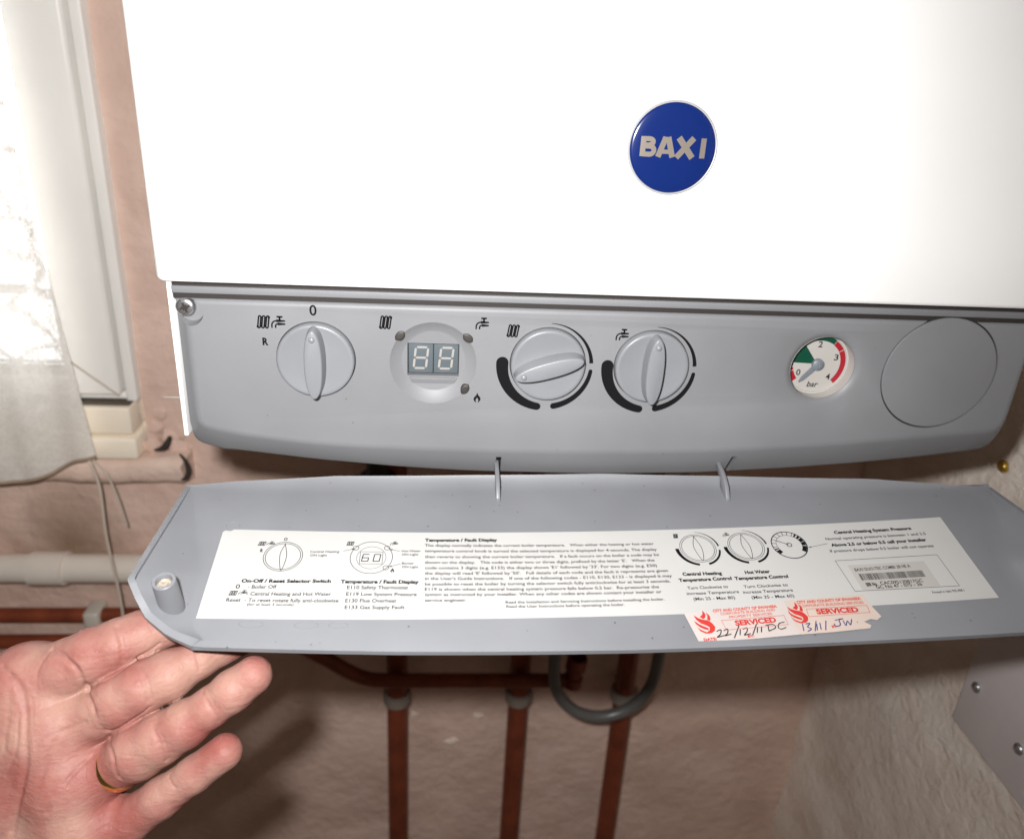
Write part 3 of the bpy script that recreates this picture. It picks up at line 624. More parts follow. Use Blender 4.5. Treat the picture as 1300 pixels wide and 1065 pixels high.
def draw1(mb, fm):
    text(mb, 'CITY AND COUNTY OF SWANSEA', 31.8, -87.2, 62.0, -86.0, 1.5, fm, 2, 1); text(mb, 'CORPORATE BUILDING AND', 34.8, -89.0, 60.5, -87.9, 1.4, fm, 2); text(mb, 'PROPERTY SERVICES', 38.2, -90.9, 58.4, -89.9, 1.4, fm, 2)
    text(mb, 'SERVICED', 39.9, -94.2, 59.0, -93.2, 2.7, fm, 1, 1); ribbon(mb, [(34.2, -92.6), (63.4, -91.2), (63.6, -96.2), (35.0, -97.6)], .22, fm, 2, closed=True)
    text(mb, 'DATE:', 23.4, -102.2, 29.3, -101.9, 1.4, fm, 1, 1); text(mb, 'BY:', 43.4, -101.3, 46.4, -101.1, 1.3, fm, 1, 1); bird(mb, 22.4, 89.2, .98, fm)
    pen(mb, [[(30.3, 98.2), (32.5, 97.4), (31.6, 99.8), (29.8, 101.2), (33.2, 100.4)], [(33.6, 98.0), (35.6, 97.2), (34.9, 99.4), (33.4, 100.6), (36.6, 99.8)], [(37.2, 102.0), (41.3, 95.6)], [(41.2, 97.6), (40.2, 100.6)], [(42.4, 97.6), (44.4, 97.0), (43.8, 99.0), (42.2, 100.6), (45.2, 100.0)], [(45.8, 100.8), (49.4, 95.2)], [(49.3, 96.8), (48.2, 99.8)], [(51.2, 96.6), (50.2, 99.6)],
             [(54.4, 95.8), (53.8, 98.9)], [(53.2, 96.0), (56.8, 95.8), (57.2, 97.6), (53.6, 99.2)], [(62.4, 94.8), (59.8, 95.4), (58.6, 97.4), (59.6, 98.4), (62.2, 97.6)]], fm, 3)
def draw2(mb, fm):
    text(mb, 'CITY AND COUNTY OF SWANSEA', 72.0, -84.3, 102.6, -83.8, 1.5, fm, 2, 1); text(mb, 'CORPORATE BUILDING SERVICES', 72.6, -86.4, 102.8, -86.1, 1.4, fm, 2)
    text(mb, 'SERVICED', 79.0, -89.9, 98.7, -89.8, 2.7, fm, 1, 1); ribbon(mb, [(75.0, -88.3), (103.6, -87.9), (103.3, -91.8), (74.6, -92.4)], .22, fm, 2, closed=True)
    text(mb, 'BY:', 82.8, -98.3, 85.1, -98.1, 1.3, fm, 1, 1); bird(mb, 66.6, 86.4, .92, fm)
    pen(mb, [[(70.2, 96.0), (69.4, 99.8)], [(71.6, 96.2), (73.6, 96.0), (71.9, 97.8), (73.2, 98.9), (71.0, 100.2)], [(74.4, 100.2), (76.9, 94.9)], [(76.6, 96.4), (75.6, 99.8)], [(78.2, 96.0), (77.4, 99.6)], [(79.3, 100.0), (81.4, 95.0)],
             [(85.6, 95.0), (89.4, 94.5), (87.6, 94.8), (87.0, 97.6), (84.8, 98.2), (84.4, 96.8)], [(89.2, 95.4), (89.4, 98.0), (91.0, 95.8), (91.6, 97.8), (93.4, 94.9)], [(95.0, 96.6), (95.4, 96.7)]], fm, 4)
sticker([(66.6, 82.9), (104.8, 81.7), (105.9, 88.7), (107.6, 94.2), (104.8, 96.0), (102.2, 95.2), (98.6, 96.5), (100.9, 98.6), (99.8, 100.0), (81.6, 101.0), (67.4, 101.4)], .34, mat('aged_sticker_paper', (.48, .395, .35), .5, var=.08, var_scale=50), draw2)
sticker([(18.4, 88.1), (42.4, 86.0), (66.0, 83.8), (66.6, 90.3), (67.2, 98.2), (68.0, 101.4), (48.1, 102.5), (21.2, 103.4)], .5, STICK, draw1)

# ------------------------------------------------------------------ the hand: one continuous surface from a distance field
def hand_field():
    J = dict(im=(-263.3,-92.5,-152.5,14.2), ib=(-245.1,-92.7,-143.2,11.9), iq=(-235.5,-91.5,-138.4,11.6), ip=(-225.2,-88.6,-134.4,10.4), ii=(-217.6,-83.7,-133.9,10.2), idd=(-206.7,-78.7,-132.2,8.6), it=(-191.2,-69,-131.5,7.6),
        mm=(-251.1,-102.2,-167.4,15), mb=(-231.8,-102.4,-158.4,11.2), mq=(-222.0,-102.2,-151.9,11.5), mp=(-212.8,-101.1,-146.3,10.6), mi=(-202.5,-97.6,-143.2,10.3), md=(-192.4,-92.0,-140.4,7.8), mt=(-175.2,-77.7,-139.9,6.9),
        rm=(-241.7,-112.5,-185.2,15), rb=(-222.3,-111.8,-176.7,10.3), rq=(-212.8,-112.6,-168.9,11.6), rp=(-203.7,-112.5,-162.9,10.4), ri=(-192.8,-111.4,-156.2,9.3), rd=(-182.6,-109.4,-149.1,7.9), re=(-174.2,-106.8,-143.3,8.4), rt=(-166.2,-104.0,-137.9,7.9),
        lm=(-237.0,-120.9,-204.9,14.5), lb=(-216.9,-121.1,-198.4,9.1), lp=(-203.2,-120.0,-187.4,8.1), ld=(-189.7,-118.0,-177.0,7.2), lt=(-177.2,-115.3,-167.6,7.3),
        w1=(-340.7,-101.3,-200.3,20), w2=(-336.9,-111.0,-236.4,20), w3=(-348.8,-121.2,-272.0,20), th=(-282.5,-100.4,-164.4,15), th2=(-306.8,-112.1,-193.0,19), pc=(-267.6,-107.1,-193.1,16), pc2=(-264.7,-116.0,-219.7,17), hyp=(-262.6,-127.1,-238.4,17),
        t1=(-286.2,-108.0,-165.0,15), t2=(-297.4,-110.2,-127.8,12.5), t3=(-302.7,-108.2,-97.5,10.3), t4=(-305.9,-104.7,-78.9,10), t5=(-309.8,-99.8,-65.0,8.2), wr=(-400.8,-101.2,-252.6,23), fa=(-518.0,-102.9,-300.6,28))
    lo = np.array([-520., -170, -330]); hi = np.array([-148., -52, -52]); h = .6
    ns = ((hi-lo)/h).astype(int)+1
    ax = [np.arange(n_, dtype=np.float32)*h+l for n_, l in zip(ns, lo)]
    X, Y, Z = np.meshgrid(*ax, indexing='ij', sparse=True)
    def smin(a, b, k):
        q = np.maximum(k-np.abs(a-b), 0)/k; return np.minimum(a, b)-q*q*k*.25
    def blend(D, a, b, k):
        """smooth union of D with the tapered capsule a-b, worked out only in the box around it"""
        A, B = np.array(J[a][:3], np.float32), np.array(J[b][:3], np.float32); pad = max(J[a][3], J[b][3])+k+6; d = B-A; L2 = float(d@d)
        i0 = np.clip(((np.minimum(A, B)-pad-lo)/h).astype(int), 0, ns-1); i1 = np.clip(((np.maximum(A, B)+pad-lo)/h).astype(int)+1, 1, ns)
        s = tuple(slice(p, q) for p, q in zip(i0, i1)); x, y, z = X[s[0]]-A[0], Y[:, s[1]]-A[1], Z[:, :, s[2]]-A[2]
        t = np.clip((x*d[0]+y*d[1]+z*d[2])/L2, 0, 1)
        c = np.sqrt((x-d[0]*t)**2+(y-d[1]*t)**2+(z-d[2]*t)**2)-(J[a][3]+(J[b][3]-J[a][3])*t)
        D[s] = smin(D[s], c, k)
    FAR = np.float32(25)
    D = np.full(ns, FAR, np.float32)
    for names in (('im','ib','iq','ip','ii','idd','it'), ('mm','mb','mq','mp','mi','md','mt'), ('rm','rb','rq','rp','ri','rd','re','rt'), ('lm','lb','lp','ld','lt')):
        f = np.full(ns, FAR, np.float32)
        for a, b in zip(names, names[1:]): blend(f, a, b, 2.5)
        np.minimum(D, f, out=D)
    f = np.full(ns, FAR, np.float32)                                 # thumb, up and out to the left
    for a, b in (('th', 't1'), ('t1', 't2'), ('t2', 't3'), ('t3', 't4'), ('t4', 't5')): blend(f, a, b, 4)
    np.minimum(D, f, out=D)
    palm = np.full(ns, FAR, np.float32)
    for a, b in (('im', 'w1'), ('mm', 'w1'), ('rm', 'w2'), ('lm', 'w3'), ('im', 'mm'), ('mm', 'rm'), ('rm', 'lm'), ('th', 'th2'), ('th2', 'w2'), ('pc', 'pc2'), ('pc', 'im'), ('pc', 'mm'), ('pc2', 'lm'), ('lm', 'hyp'), ('hyp', 'w3'), ('th', 't1'), ('w1', 'wr'), ('w2', 'wr'), ('w3', 'wr'), ('wr', 'fa')):
        blend(palm, a, b, 9)
    D = smin(D, palm, 4.5)
    return D, ax, h, J
def surface_nets(D, ax, h):
    S = D < 0
    n0, n1, n2 = D.shape
    occ = np.zeros((n0-1, n1-1, n2-1), np.int8); pass
    offs = [(i, j, k) for i in (0, 1) for j in (0, 1) for k in (0, 1)]
    sl = lambda o: tuple(slice(o[a], D.shape[a]-1+o[a]) for a in range(3))
    for o in offs: occ += S[sl(o)]
    act = (occ > 0) & (occ < 8)
    idx = np.argwhere(act)
    pos = np.zeros((len(idx), 3)); c = np.zeros(len(idx))
    for a in offs:
        for ax_ in range(3):
            if a[ax_] == 0:
                b = list(a); b[ax_] = 1
                va = D[idx[:, 0]+a[0], idx[:, 1]+a[1], idx[:, 2]+a[2]]; vb = D[idx[:, 0]+b[0], idx[:, 1]+b[1], idx[:, 2]+b[2]]
                m_ = (va < 0) != (vb < 0); t = np.where(m_, va/np.where(m_, va-vb, 1), 0)
                p = np.array(a, float)[None] + 0*pos; p[:, ax_] += t
                pos[m_] += p[m_]; c[m_] += 1
    pos = (idx+pos/c[:, None])*h + np.array([a[0] for a in ax])
    num = -np.ones(act.shape, int); num[act] = np.arange(len(idx)); faces = []
    for ax_ in range(3):
        u, v = [(1, 2), (2, 0), (0, 1)][ax_]
        A = [slice(1, -1)]*3; A[ax_] = slice(0, D.shape[ax_]-1); Bs = list(A); Bs[ax_] = slice(1, D.shape[ax_])
        sa, sb = S[tuple(A)], S[tuple(Bs)]; e = np.argwhere(sa != sb); flip = sa[tuple(e.T)]
        e[:, u] += 1; e[:, v] += 1
        def cell(du, dv):
            q = e.copy(); q[:, u] -= du; q[:, v] -= dv; return num[tuple(q.T)]
        q = np.stack([cell(1, 1), cell(0, 1), cell(0, 0), cell(1, 0)], 1); q[~flip] = q[~flip][:, ::-1]; faces.append(q)
    return pos, np.concatenate(faces)
D_, ax_h, h_, JT = hand_field()
PV, PFc = surface_nets(D_, ax_h, h_)
# creases and pads: fine relief along lines that lie on the palm side
CREASES = [
 ([(-233.9, -101.3, -146.2), (-225.5, -102.9, -140.2), (-219.6, -99.5, -137.2), (-214.2, -94.0, -135.9), (-208.0, -89.7, -133.4)], 1.3, 0.55),
 ([(-223.0, -112.7, -159.1), (-217.6, -112.6, -155.8), (-212.5, -111.2, -153.2), (-206.7, -110.2, -148.3)], 1.3, 0.55),
 ([(-249.4, -94.6, -131.8), (-242.9, -99.0, -131.2), (-236.1, -103.1, -135.0), (-234.2, -102.3, -144.8)], 1.2, 1.1),
 ([(-234.3, -102.6, -146.2), (-228.4, -111.0, -146.8), (-223.5, -113.3, -158.0)], 1.2, 1.1),
 ([(-224.7, -110.7, -163.3), (-219.1, -120.6, -162.5), (-216.2, -124.0, -171.5)], 1.0, 1.0),
 ([(-224.4, -90.5, -123.6), (-220.9, -95.8, -127.3), (-220.3, -98.3, -134.5)], 0.7, 0.9),
 ([(-223.4, -90.0, -124.0), (-219.8, -95.5, -127.6), (-219.4, -97.6, -135.2)], 0.5, 0.6),
 ([(-214.0, -101.1, -135.4), (-208.9, -107.4, -137.8), (-206.7, -110.9, -145.2)], 0.7, 0.9),
 ([(-212.3, -101.3, -134.8), (-207.3, -107.2, -137.1), (-205.3, -110.2, -144.6)], 0.55, 0.6),
 ([(-192.3, -93.9, -132.4), (-190.1, -97.7, -134.5), (-189.3, -99.3, -138.4)], 0.65, 0.8),
 ([(-190.9, -94.3, -132.5), (-189.1, -96.9, -135.2), (-188.1, -98.9, -137.6)], 0.4, 0.5),
 ([(-203.9, -115.9, -152.2), (-199.8, -121.1, -156.1), (-198.2, -121.7, -165.2)], 0.7, 0.9),
 ([(-202.5, -115.2, -151.7), (-198.3, -120.8, -155.1), (-197.0, -121.4, -164.2)], 0.5, 0.6),
 ([(-185.2, -109.6, -140.9), (-180.6, -115.5, -143.0), (-177.6, -116.1, -149.9)], 0.65, 0.8),
 ([(-183.5, -109.8, -139.5), (-179.1, -114.9, -142.0), (-176.5, -115.5, -148.9)], 0.35, 0.5),
 ([(-267.7, -99.3, -136.5), (-258.7, -105.3, -140.8), (-254.2, -112.4, -150.4), (-252.1, -120.9, -162.3), (-255.0, -125.2, -178.7), (-259.2, -128.8, -193.9)], 1.1, 1.4),
 ([(-231.5, -112.9, -152.8), (-240.0, -114.5, -156.4), (-243.5, -119.3, -161.7), (-246.1, -124.7, -170.9)], 0.5, 0.9),
 ([(-229.9, -116.2, -168.0), (-235.3, -123.1, -170.8), (-242.6, -130.5, -181.2)], 0.6, 1.0),
 ([(-250.3, -97.0, -133.0), (-252.6, -101.2, -136.6), (-252.3, -106.0, -144.3)], 0.4, 0.8),
 ([(-262.7, -102.4, -137.8), (-261.3, -110.1, -148.4), (-261.4, -118.0, -161.1)], 0.5, 1.2),
 ([(-257.2, -111.4, -149.3), (-256.3, -119.3, -159.8), (-261.0, -121.6, -171.9)], 0.5, 0.7),
 ([(-248.5, -119.8, -159.4), (-245.0, -116.7, -156.5), (-238.5, -113.9, -155.4)], 0.3, 0.6),
 ([(-258.6, -100.6, -137.0), (-253.3, -108.3, -146.2), (-250.3, -116.4, -154.7)], 0.35, 0.6),
 ([(-194.5, -117.1, -148.6), (-189.2, -115.3, -145.6)], 0.25, 0.5),
 ([(-192.9, -118.5, -149.7), (-187.0, -116.8, -146.2)], 0.25, 0.5),
 ([(-198.5, -120.4, -174.9), (-194.9, -125.1, -176.1)], 0.7, 0.7),
]

def relief(P):
    """signed outward displacement in mm at every vertex"""
    d = np.zeros(len(P))
    for line, depth, wid in CREASES:
        L = np.array(smoothline(line, 6)); best = np.full(len(P), 1e9)
        near = np.flatnonzero(np.all((P > L.min(0)-5) & (P < L.max(0)+5), 1)); Q = P[near]; bb = np.full(len(Q), 1e9)
        for a, b in zip(L[:-1], L[1:]):
            ab = b-a; t = np.clip(((Q-a)@ab)/(ab@ab+1e-9), 0, 1); bb = np.minimum(bb, np.linalg.norm(Q-a-t[:, None]*ab, axis=1))
        d[near] -= depth*np.exp(-(bb/wid)**2) + .10*depth*np.exp(-((bb-2.6*wid)/(1.4*wid))**2)
    return d
gi = np.clip(np.round((PV-np.array([a[0] for a in ax_h]))/h_).astype(int), 2, np.array(D_.shape)-3)
Nn = np.stack([D_[gi[:, 0]+2*(k == 0), gi[:, 1]+2*(k == 1), gi[:, 2]+2*(k == 2)]-D_[gi[:, 0]-2*(k == 0), gi[:, 1]-2*(k == 1), gi[:, 2]-2*(k == 2)] for k in range(3)], -1); Nn /= np.linalg.norm(Nn, axis=1)[:, None]+1e-9
PV = PV + Nn*relief(PV)[:, None]

def skin():
    M = bpy.data.materials.new('skin'); M.use_nodes = True; nt = M.node_tree; p = nt.nodes['Principled BSDF']; L = nt.links.new
    g = nd(nt, 'ShaderNodeNewGeometry')
    a = nd(nt, 'ShaderNodeTexNoise'); a.inputs['Scale'].default_value = 42; a.inputs['Detail'].default_value = 5; L(g.outputs['Position'], a.inputs['Vector'])
    r = nd(nt, 'ShaderNodeValToRGB'); e = r.color_ramp.elements; e[0].position = .36; e[0].color = (.255, .087, .073, 1); e[1].position = .64; e[1].color = (.34, .192, .153, 1)
    m_ = e.new(.5); m_.color = (.30, .139, .116, 1)
    L(a.outputs['Fac'], r.inputs[0]); L(r.outputs[0], p.inputs['Base Color'])
    p.inputs['Roughness'].default_value = .52; p.inputs['Specular IOR Level'].default_value = .22
    p.inputs['Subsurface Weight'].default_value = .35; p.inputs['Subsurface Radius'].default_value = (1, .35, .18); p.inputs['Subsurface Scale'].default_value = .0028
    b1 = nd(nt, 'ShaderNodeTexNoise'); b1.inputs['Scale'].default_value = 420; b1.inputs['Detail'].default_value = 4; b1.inputs['Distortion'].default_value = 1.0; L(g.outputs['Position'], b1.inputs['Vector'])
    mp = nd(nt, 'ShaderNodeMapping'); mp.inputs['Rotation'].default_value = (0, math.radians(-35), 0); mp.inputs['Scale'].default_value = (1, 1, 3.2); L(g.outputs['Position'], mp.inputs[0])
    b2 = nd(nt, 'ShaderNodeTexNoise'); b2.inputs['Scale'].default_value = 110; b2.inputs['Detail'].default_value = 4; b2.inputs['Distortion'].default_value = .8; L(mp.outputs[0], b2.inputs['Vector'])
    ad = nd(nt, 'ShaderNodeMath', operation='MULTIPLY_ADD'); L(b2.outputs['Fac'], ad.inputs[0]); ad.inputs[1].default_value = 1.6; L(b1.outputs['Fac'], ad.inputs[2])
    bu = nd(nt, 'ShaderNodeBump'); bu.inputs['Strength'].default_value = .5; bu.inputs['Distance'].default_value = .0006; L(ad.outputs[0], bu.inputs['Height']); L(bu.outputs[0], p.inputs['Normal'])
    return M
mb = MB(); mb.v = [tuple(p) for p in PV]; mb.f = PFc.tolist(); mb.mi = [0]*len(mb.f)
hand = mb.build('hand', skin(), None, smooth=180, recalc=False)
tag(hand, 'open left hand with spread fingers holding up the corner of the grey flap', 'hand')
hm = hand.modifiers.new('relax', 'SMOOTH'); hm.factor = .5; hm.iterations = 1
bake(hand); hand.data.shade_smooth(); hand.data.set_sharp_from_angle(angle=math.radians(180))
# wedding ring near the root of the third finger
rb, rq = np.array(JT['rb'][:3]), np.array(JT['rq'][:3]); ra = (rq-rb)/np.linalg.norm(rq-rb); rc = rb+ra*.2
mb = MB(); mb.lathe(rc, [(10.6, -1.9), (11.2, -1.6), (11.45, 0), (11.2, 1.6), (10.6, 1.9), (10.2, 0), (10.6, -1.9)], axis=ra, n=64)
tag(mb.build('finger_ring', GOLD, None), 'gold ring worn at the base of the third finger', 'ring')

# ------------------------------------------------------------------ the room behind: walls, window, pipes
WY = 330.0
def wallgrid(name, pfun, nu, nv, m_, amp, cells=None):
    """plastered wall as a finely divided sheet with real unevenness"""
    mb = MB()
    return mb
mb = MB()
def wall_piece(x0, x1, z0, z1, step=9.0):
    nx, nz = max(2, int((x1-x0)/step)+1), max(2, int((z1-z0)/step)+1); R_ = []
    for z in np.linspace(z0, z1, nz):
        R_.append([(x, WY - 1.0*(math.sin(x*.05+z*.031)+math.sin(x*.021-z*.043+1)+.6*math.sin(x*.13+1.7*math.sin(z*.09))*math.sin(z*.11)), z) for x in np.linspace(x0, x1, nx)])
    mb.grid(R_)
wall_piece(-378, 362, -290, 900); wall_piece(-1100, 362, -1100, -290)
o = mb.build('back_wall', PLASTER, None, smooth=180, recalc=True); o['kind'] = 'structure'
mb = MB(); R_ = []
for y in np.linspace(-500, 335, 90):
    R_.append([(350.6 + 1.1*(math.sin(y*.045+z*.03)+math.sin(z*.05-y*.02)), y, z) for z in np.linspace(-1100, 900, 200)])
mb.grid(R_); o = mb.build('side_wall', PLASTER2, None, smooth=180); o['kind'] = 'structure'
# what lies outside the window
mb = MB(); mb.box(-1500, -300, 800, 805, -600, 1500); o = mb.build('sky', mat('bright_sky', (.8, .85, .9), 1, emit=((.95, .98, 1.0), 5)), None, smooth=0); o['kind'] = 'structure'

win = thing('window', (-640, WY, -200), 'white plastic window frame beside the boiler with net over its pane', 'window')
def wb(name, b, m_=UPVC, bev=2.0, parent=None):
    mb = MB(); mb.box(*b); return mb.build(name, m_, parent or win, bevel=bev)
wb('outer_frame', (-387.2, -377.5, 318, 400, -203, 880), UPVC, 1.5)
wb('frame_sill', (-1100, -387.4, 322, 400, -202.5, -196), UPVC, 1.5)
wb('gasket', (-389.4, -387.3, 327, 395, -200, 880), mat('rubber_gasket', (.06, .055, .05), .7), 0)
sash = wb('sash', (-436, -389.6, 312, 360, -195.5, 880), UPVC, 3.5)
wb('sash_rail', (-1100, -436.3, 312.5, 360, -195.5, -180), UPVC, 3.5)  # rail shaped lower than the mitre so more sky light reaches the net
mb = MB(); mb.tube([(-390.5, 311.6, -194.5), (-436, 311.6, -156)], .8, n=6); mb.build('mitre_joint', mat('joint_line', (.42, .36, .29), .7), sash)
wb('glazing_bead', (-1100, -437, 326, 350, -179.5, -175), mat('glazing_rubber', (.07, .065, .06), .7), 1)
gm = bpy.data.materials.new('window_glass'); gm.use_nodes = True; gp = gm.node_tree.nodes['Principled BSDF']; gp.inputs['Transmission Weight'].default_value = 1; gp.inputs['Roughness'].default_value = .02; gp.inputs['IOR'].default_value = 1.45
wb('pane', (-1100, -436.5, 336, 340, -174.5, 880), gm, 0)
wb('drip_bar', (-1100, -478, 352, 358, -112, -104), mat('drip_bar_grey', (.10, .095, .09), .7), 1)
wb('bottom_rail', (-1100, -382.5, 309, 400, -233, -206), CREAM, 2)
wb('sub_rail', (-1100, -379.0, 305, 400, -258, -235.5), CREAM, 3)
wb('rail_gap', (-1100, -384, 314, 390, -206, -203.2), mat('shadow_gap', (.10, .08, .06), .8), 0)
# rounded plaster sill that sticks out under the window, broken at its end
mb = MB(); prof = [(331, -258.5), (316, -259), (309, -261), (306, -266), (306, -278), (309, -284), (316, -287), (331, -290)]; R_ = []
for x in np.linspace(-1100, -340, 130): R_.append([(x+(3*math.sin(z*.6) if x > -345 else 0), y+.9*math.sin(x*.06+z)+.6*math.sin(x*.19), z+.9*math.sin(x*.05)) for y, z in prof])
mb.grid(R_); mb.f.append(list(range(len(mb.v)-8, len(mb.v)))); mb.mi.append(0)
sill = mb.build('plaster_sill', plaster('sill_plaster', (.78, .60, .51), (.70, .52, .43), (.78, .65, .56)), None, smooth=60); tag(sill, 'rounded cream plaster sill with a broken end under the window', 'sill')
for nm, pts, rr in (('sill_crack', [(-352, 318, -239), (-356, 317, -247), (-360, 317, -251), (-368, 317, -253)], [2.0, 3.4, 3.0, 1.0]), ('sill_crack', [(-343, 312, -254), (-337.5, 310, -261), (-335, 308, -270), (-337, 306, -276), (-342, 306, -279)], [1.0, 2.0, 3.0, 2.8, 1.0])):
    mb = MB(); mb.tube(smoothline(pts, 5), list(np.interp(np.linspace(0, 1, 5*(len(pts)-1)+1), np.linspace(0, 1, len(pts)), rr)), n=8); mb.build(nm, mat('hole_dark', (.035, .025, .02), .9), sill)
mb = MB()
for (x, y, z, r_) in ((-368, 322, -233, 7), (-358, 324, -246, 9), (-346, 326, -240, 8), (-350, 322, -256, 8), (-372, 318, -252, 8), (-362, 320, -218, 6)):
    R_ = []
    for a in np.linspace(.05, math.pi-.05, 9): R_.append([(x+r_*math.sin(a)*math.cos(b)*(1+.25*math.sin(3*b+x)), y+5+r_*.3*math.sin(a)*math.sin(b), z+r_*math.cos(a)*(1+.2*math.sin(2*b+z))) for b in np.linspace(0, 2*math.pi, 14, endpoint=False)])
    mb.grid(R_, close=True)
mb.build('loose_plaster', PLASTER, sill, smooth=60)

# net curtain with a scalloped hem
def net():
    M = bpy.data.materials.new('net_lace'); M.use_nodes = True; nt = M.node_tree; L = nt.links.new; nt.nodes.remove(nt.nodes['Principled BSDF']); out = nt.nodes['Material Output']
    tcx = nd(nt, 'ShaderNodeNewGeometry')
    d = nd(nt, 'ShaderNodeBsdfDiffuse'); d.inputs[0].default_value = (.96, .94, .90, 1); t = nd(nt, 'ShaderNodeBsdfTranslucent'); t.inputs[0].default_value = (.84, .79, .72, 1); tr = nd(nt, 'ShaderNodeBsdfTransparent')
    m1 = nd(nt, 'ShaderNodeMixShader'); m1.inputs[0].default_value = .38; L(d.outputs[0], m1.inputs[1]); L(t.outputs[0], m1.inputs[2])
    n_ = nd(nt, 'ShaderNodeTexNoise'); n_.inputs['Scale'].default_value = 9; n_.inputs['Detail'].default_value = 2; L(tcx.outputs['Position'], n_.inputs['Vector'])
    mp = nd(nt, 'ShaderNodeVectorMath', operation='ADD'); L(tcx.outputs['Position'], mp.inputs[0]); sc_ = nd(nt, 'ShaderNodeVectorMath', operation='SCALE'); L(n_.outputs['Color'], sc_.inputs[0]); sc_.inputs['Scale'].default_value = .06; L(sc_.outputs[0], mp.inputs[1])
    v = nd(nt, 'ShaderNodeTexVoronoi', feature='DISTANCE_TO_EDGE'); v.inputs['Scale'].default_value = 26; L(mp.outputs[0], v.inputs['Vector'])
    r = nd(nt, 'ShaderNodeMapRange'); r.inputs[1].default_value = .02; r.inputs[2].default_value = .09; r.inputs[3].default_value = .97; r.inputs[4].default_value = .89; L(v.outputs['Distance'], r.inputs[0])
    f = nd(nt, 'ShaderNodeTexNoise'); f.inputs['Scale'].default_value = 420; f.inputs['Detail'].default_value = 1; L(tcx.outputs['Position'], f.inputs['Vector'])
    f2 = nd(nt, 'ShaderNodeMapRange'); f2.inputs[1].default_value = .35; f2.inputs[2].default_value = .65; f2.inputs[3].default_value = -.06; f2.inputs[4].default_value = .06; L(f.outputs['Fac'], f2.inputs[0])
    ad = nd(nt, 'ShaderNodeMath', operation='ADD', use_clamp=True); L(r.outputs[0], ad.inputs[0]); L(f2.outputs[0], ad.inputs[1])
    m2 = nd(nt, 'ShaderNodeMixShader'); L(ad.outputs[0], m2.inputs[0]); L(tr.outputs[0], m2.inputs[1]); L(m1.outputs[0], m2.inputs[2]); L(m2.outputs[0], out.inputs[0])
    return M
CY = 285.0
hem = [(-900, -290), (-800, -262), (-700, -283), (-600, -262), (-540, -263), (-504, -268.5), (-477, -268.5), (-452, -262), (-430, -250), (-412, -246)]
def cx_edge(z): return -435+(z-94)*(-435+409)/(94+246) if z < 900 else -435
cur = thing('net_curtain', (-640, CY, 880), 'sheer cream lace net curtain with a scalloped hem hanging at the left window', 'curtain')
mb = MB(); R_ = []
for v in np.linspace(0, 1, 60):
    row_ = []
    for u in np.linspace(0, 1, 150):
        xt = -900+u*(465); zb = float(np.interp(-900+u*488, [p[0] for p in hem], [p[1] for p in hem])); z = 880+(zb-880)*v
        x = -900+u*(cx_edge(z)+900); amp = 5.0
        row_.append((x, CY+amp*math.sin(x*.055+.3*math.sin(z*.01))+2*math.sin(x*.17+1), z))
    R_.append(row_)
mb.grid(R_); mb.build('lace', net(), cur, smooth=180, recalc=False)
mb = MB(); mb.tube([(p[0], p[1]-1, p[2]) for p in R_[-1]], 1.5, n=8); mb.build('hem', mat('hem_tan', (.36, .27, .20), .8), cur)
tube_thing = lambda name, pts, r, m_, label, cat, group=None, n=14: None
def pipe(name, pts, r, m_, label, cat='pipe', group=None, n=20):
    root = thing(name, pts[0], label, cat, group); mb = MB(); mb.tube(pts, r, n=n); mb.build('run', m_, root, smooth=50); return root
mb = MB(); mb.tube(smoothline([(-412, 281, -246), (-409, 279, -251), (-406, 280, -275), (-408, 281, -330), (-405, 281, -400), (-407, 281, -470)], 8), 1.35, n=8)
tag(mb.build('curtain_cord', CORD, None), 'long pale cord hanging straight down from the corner of the net curtain', 'cord')
mb = MB(); mb.tube(smoothline([(-409, 283, -246), (-399, 283, -262), (-393, 283, -285), (-389, 284, -316)], 8), .9, n=6)
tag(mb.build('loose_thread', CORD, None), 'short thin loose thread dangling beside the curtain cord', 'thread')

# horizontal pipes at the left
pw = pipe('overflow_pipe', [(-1000, 312, -385), (-170, 312, -385)], 14.5, WPIPE, 'thick off-white plastic pipe running level below the window')
mb = MB(); mb.lathe((-500, 312, -385), [(14.4, 0), (17, .3), (17, 33), (14.4, 33.5)], axis=(1, 0, 0), n=32); mb.build('socket', WPIPE, pw)
cg = 'copper pipes along the wall at the left'
p1 = pipe('copper_pipe', [(-1000, 316, -446), (-190, 316, -446)], 7.6, COPPER, 'upper level copper pipe held by a white clip at the left', 'pipe', cg)
mb = MB(); mb.box(-458, -442, 304, 331, -461, -436); mb.build('pipe_clip', CLIP, p1, bevel=3)
pipe('copper_pipe', [(-1000, 316, -480), (-190, 316, -480)], 7.4, COPPER, 'lower level copper pipe just above the fingers at the left', 'pipe', cg)
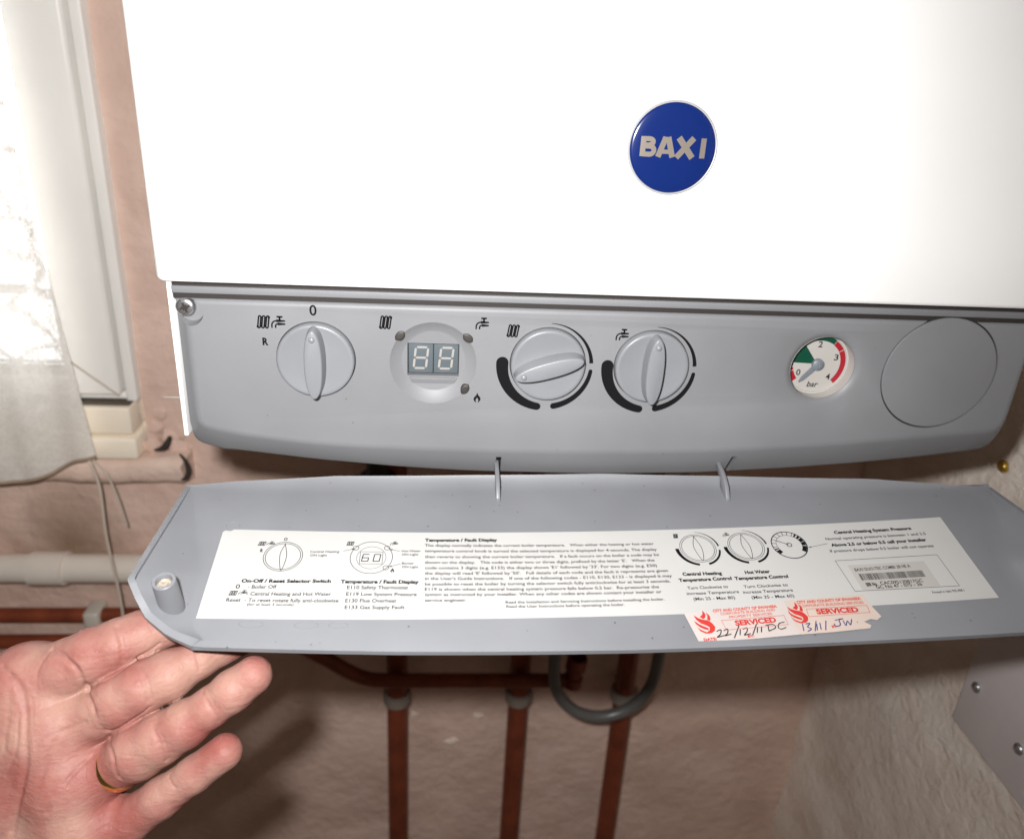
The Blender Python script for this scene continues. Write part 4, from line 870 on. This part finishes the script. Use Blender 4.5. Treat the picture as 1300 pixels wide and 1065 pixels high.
# upright pipes under the boiler
for x, lab, cat in ((-138, 'leftmost upright copper pipe below the flap', 1), (-3, 'middle upright copper pipe below the flap left of the hose loop', 1), (117, 'rightmost upright copper pipe passing behind the grey hose loop', 1)):
    q = pipe('copper_pipe', [(x, 303, -1090), (x, 303, -400), (x, 303, -60)], 11.2, COPPER2, lab, 'pipe', 'upright copper pipes under the boiler')
    mb = MB(); mb.lathe((x, 303, -553), [(11.3, 0), (15, .5), (15.4, 3), (15.4, 10), (15, 12.5), (11.3, 13)], axis=(0, 0, 1), n=28); mb.build('pipe_clip', CLIP2, q)
    mb = MB(); mb.tube([(x, 310, -545), (x, 330, -545)], 6, n=12); mb.build('clip_foot', CLIP2, q)
pipe('copper_pipe', [(-260, 283, -445)] + [tuple(p) for p in smoothline([(-230, 283, -462), (-207, 283, -478), (-186, 283, -494), (-165, 283, -504), (-140, 283, -506)], 6)] + [(44, 283, -508)], 7.6, COPPER2, 'level copper pipe bent upwards at its left end crossing in front of the uprights')
mb = MB(); mb.lathe((52, 285, -516), [(9.5, 0), (10.5, 1), (10.5, 12), (8, 13), (8, 22), (11, 23), (11, 38), (9, 39)], axis=(.1, 0, 1), n=24)
tag(mb.build('pipe_fitting', COPPER2, None, smooth=30), 'short ribbed copper fitting inside the grey hose loop', 'fitting')
lp = [(29, 268, -250), (28, 268, -400), (28, 268, -470)] + [(83+54*math.cos(t), 268, -484+54*1.12*math.sin(t)) for t in np.radians(np.linspace(185, 355, 22))] + [(138, 268, -470), (140, 270, -400), (142, 272, -250)]
mb = MB(); mb.tube(smoothline(lp, 3), 6.4, n=16); tag(mb.build('filling_hose', HOSE, None, smooth=60), 'grey flexible hose hanging in a U shaped loop below the flap', 'hose')
mb = MB(); mb.lathe((-150, 250, -300), [(14, 0), (16, 2), (16, 60), (10, 62), (10, 240)], axis=(0, 0, 1), n=24, cap0=1); tag(mb.build('valve_body', DARK, None, smooth=40), 'dark valve hanging under the boiler left of centre behind the flap', 'valve')
# grey steel box on the side wall
bx_ = thing('steel_box', (330, 20, -340), 'grey painted steel box on the side wall below the right end of the flap', 'box')
mb = MB(); mb.box(310.6, 349, -420, 75.5, -352, -150); mb.build('box_body', TRUNK, bx_, bevel=2)
for y, z in ((62, -309), (12, -316)):
    mb = MB(); mb.lathe((310.6, y, z), [(4.2, 0), (4.2, .8), (3.2, 2), (.01, 2.6)], axis=(-1, 0, 0), n=20); mb.build('screw', CHROME, bx_)
mb = MB(); mb.lathe((350, 150, -169), [(5.2, 0), (5.2, 1.5), (4, 3), (3, 3), (.01, 2)], axis=(-1, 0, 0), n=24); tag(mb.build('wall_plug', BRASS, None), 'small round brass plug in the pale wall right of the panel', 'plug')
# bare white chips where the plaster paint has come off
for k, (x, z, s, lab) in enumerate(((-77, -642, 8, 'larger white chip of bare plaster between the left and middle uprights'), (-46, -602, 6.5, 'small pale plaster chip next to the middle upright just below the shadow'), (-121, -598, 5, 'smallest pale plaster chip beside the leftmost upright'))):
    mb = MB(); R_ = []
    for q_, h2 in ((1, 2.5), (.8, 4.2), (.35, 5)): R_.append([(x+s*q_*math.cos(b)*(1+.3*math.sin(3*b+k)), 330-h2, z+s*.8*q_*math.sin(b)*(1+.25*math.sin(2*b+2*k))) for b in np.linspace(0, 2*math.pi, 14, endpoint=False)])
    mb.grid(R_, close=True); mb.f.append([2*14+i for i in range(14)]); mb.mi.append(0)
    tag(mb.build('plaster_chip', mat('bare_plaster', (.80, .66, .55), .8), None), lab, 'chip', 'white plaster chips on the back wall')
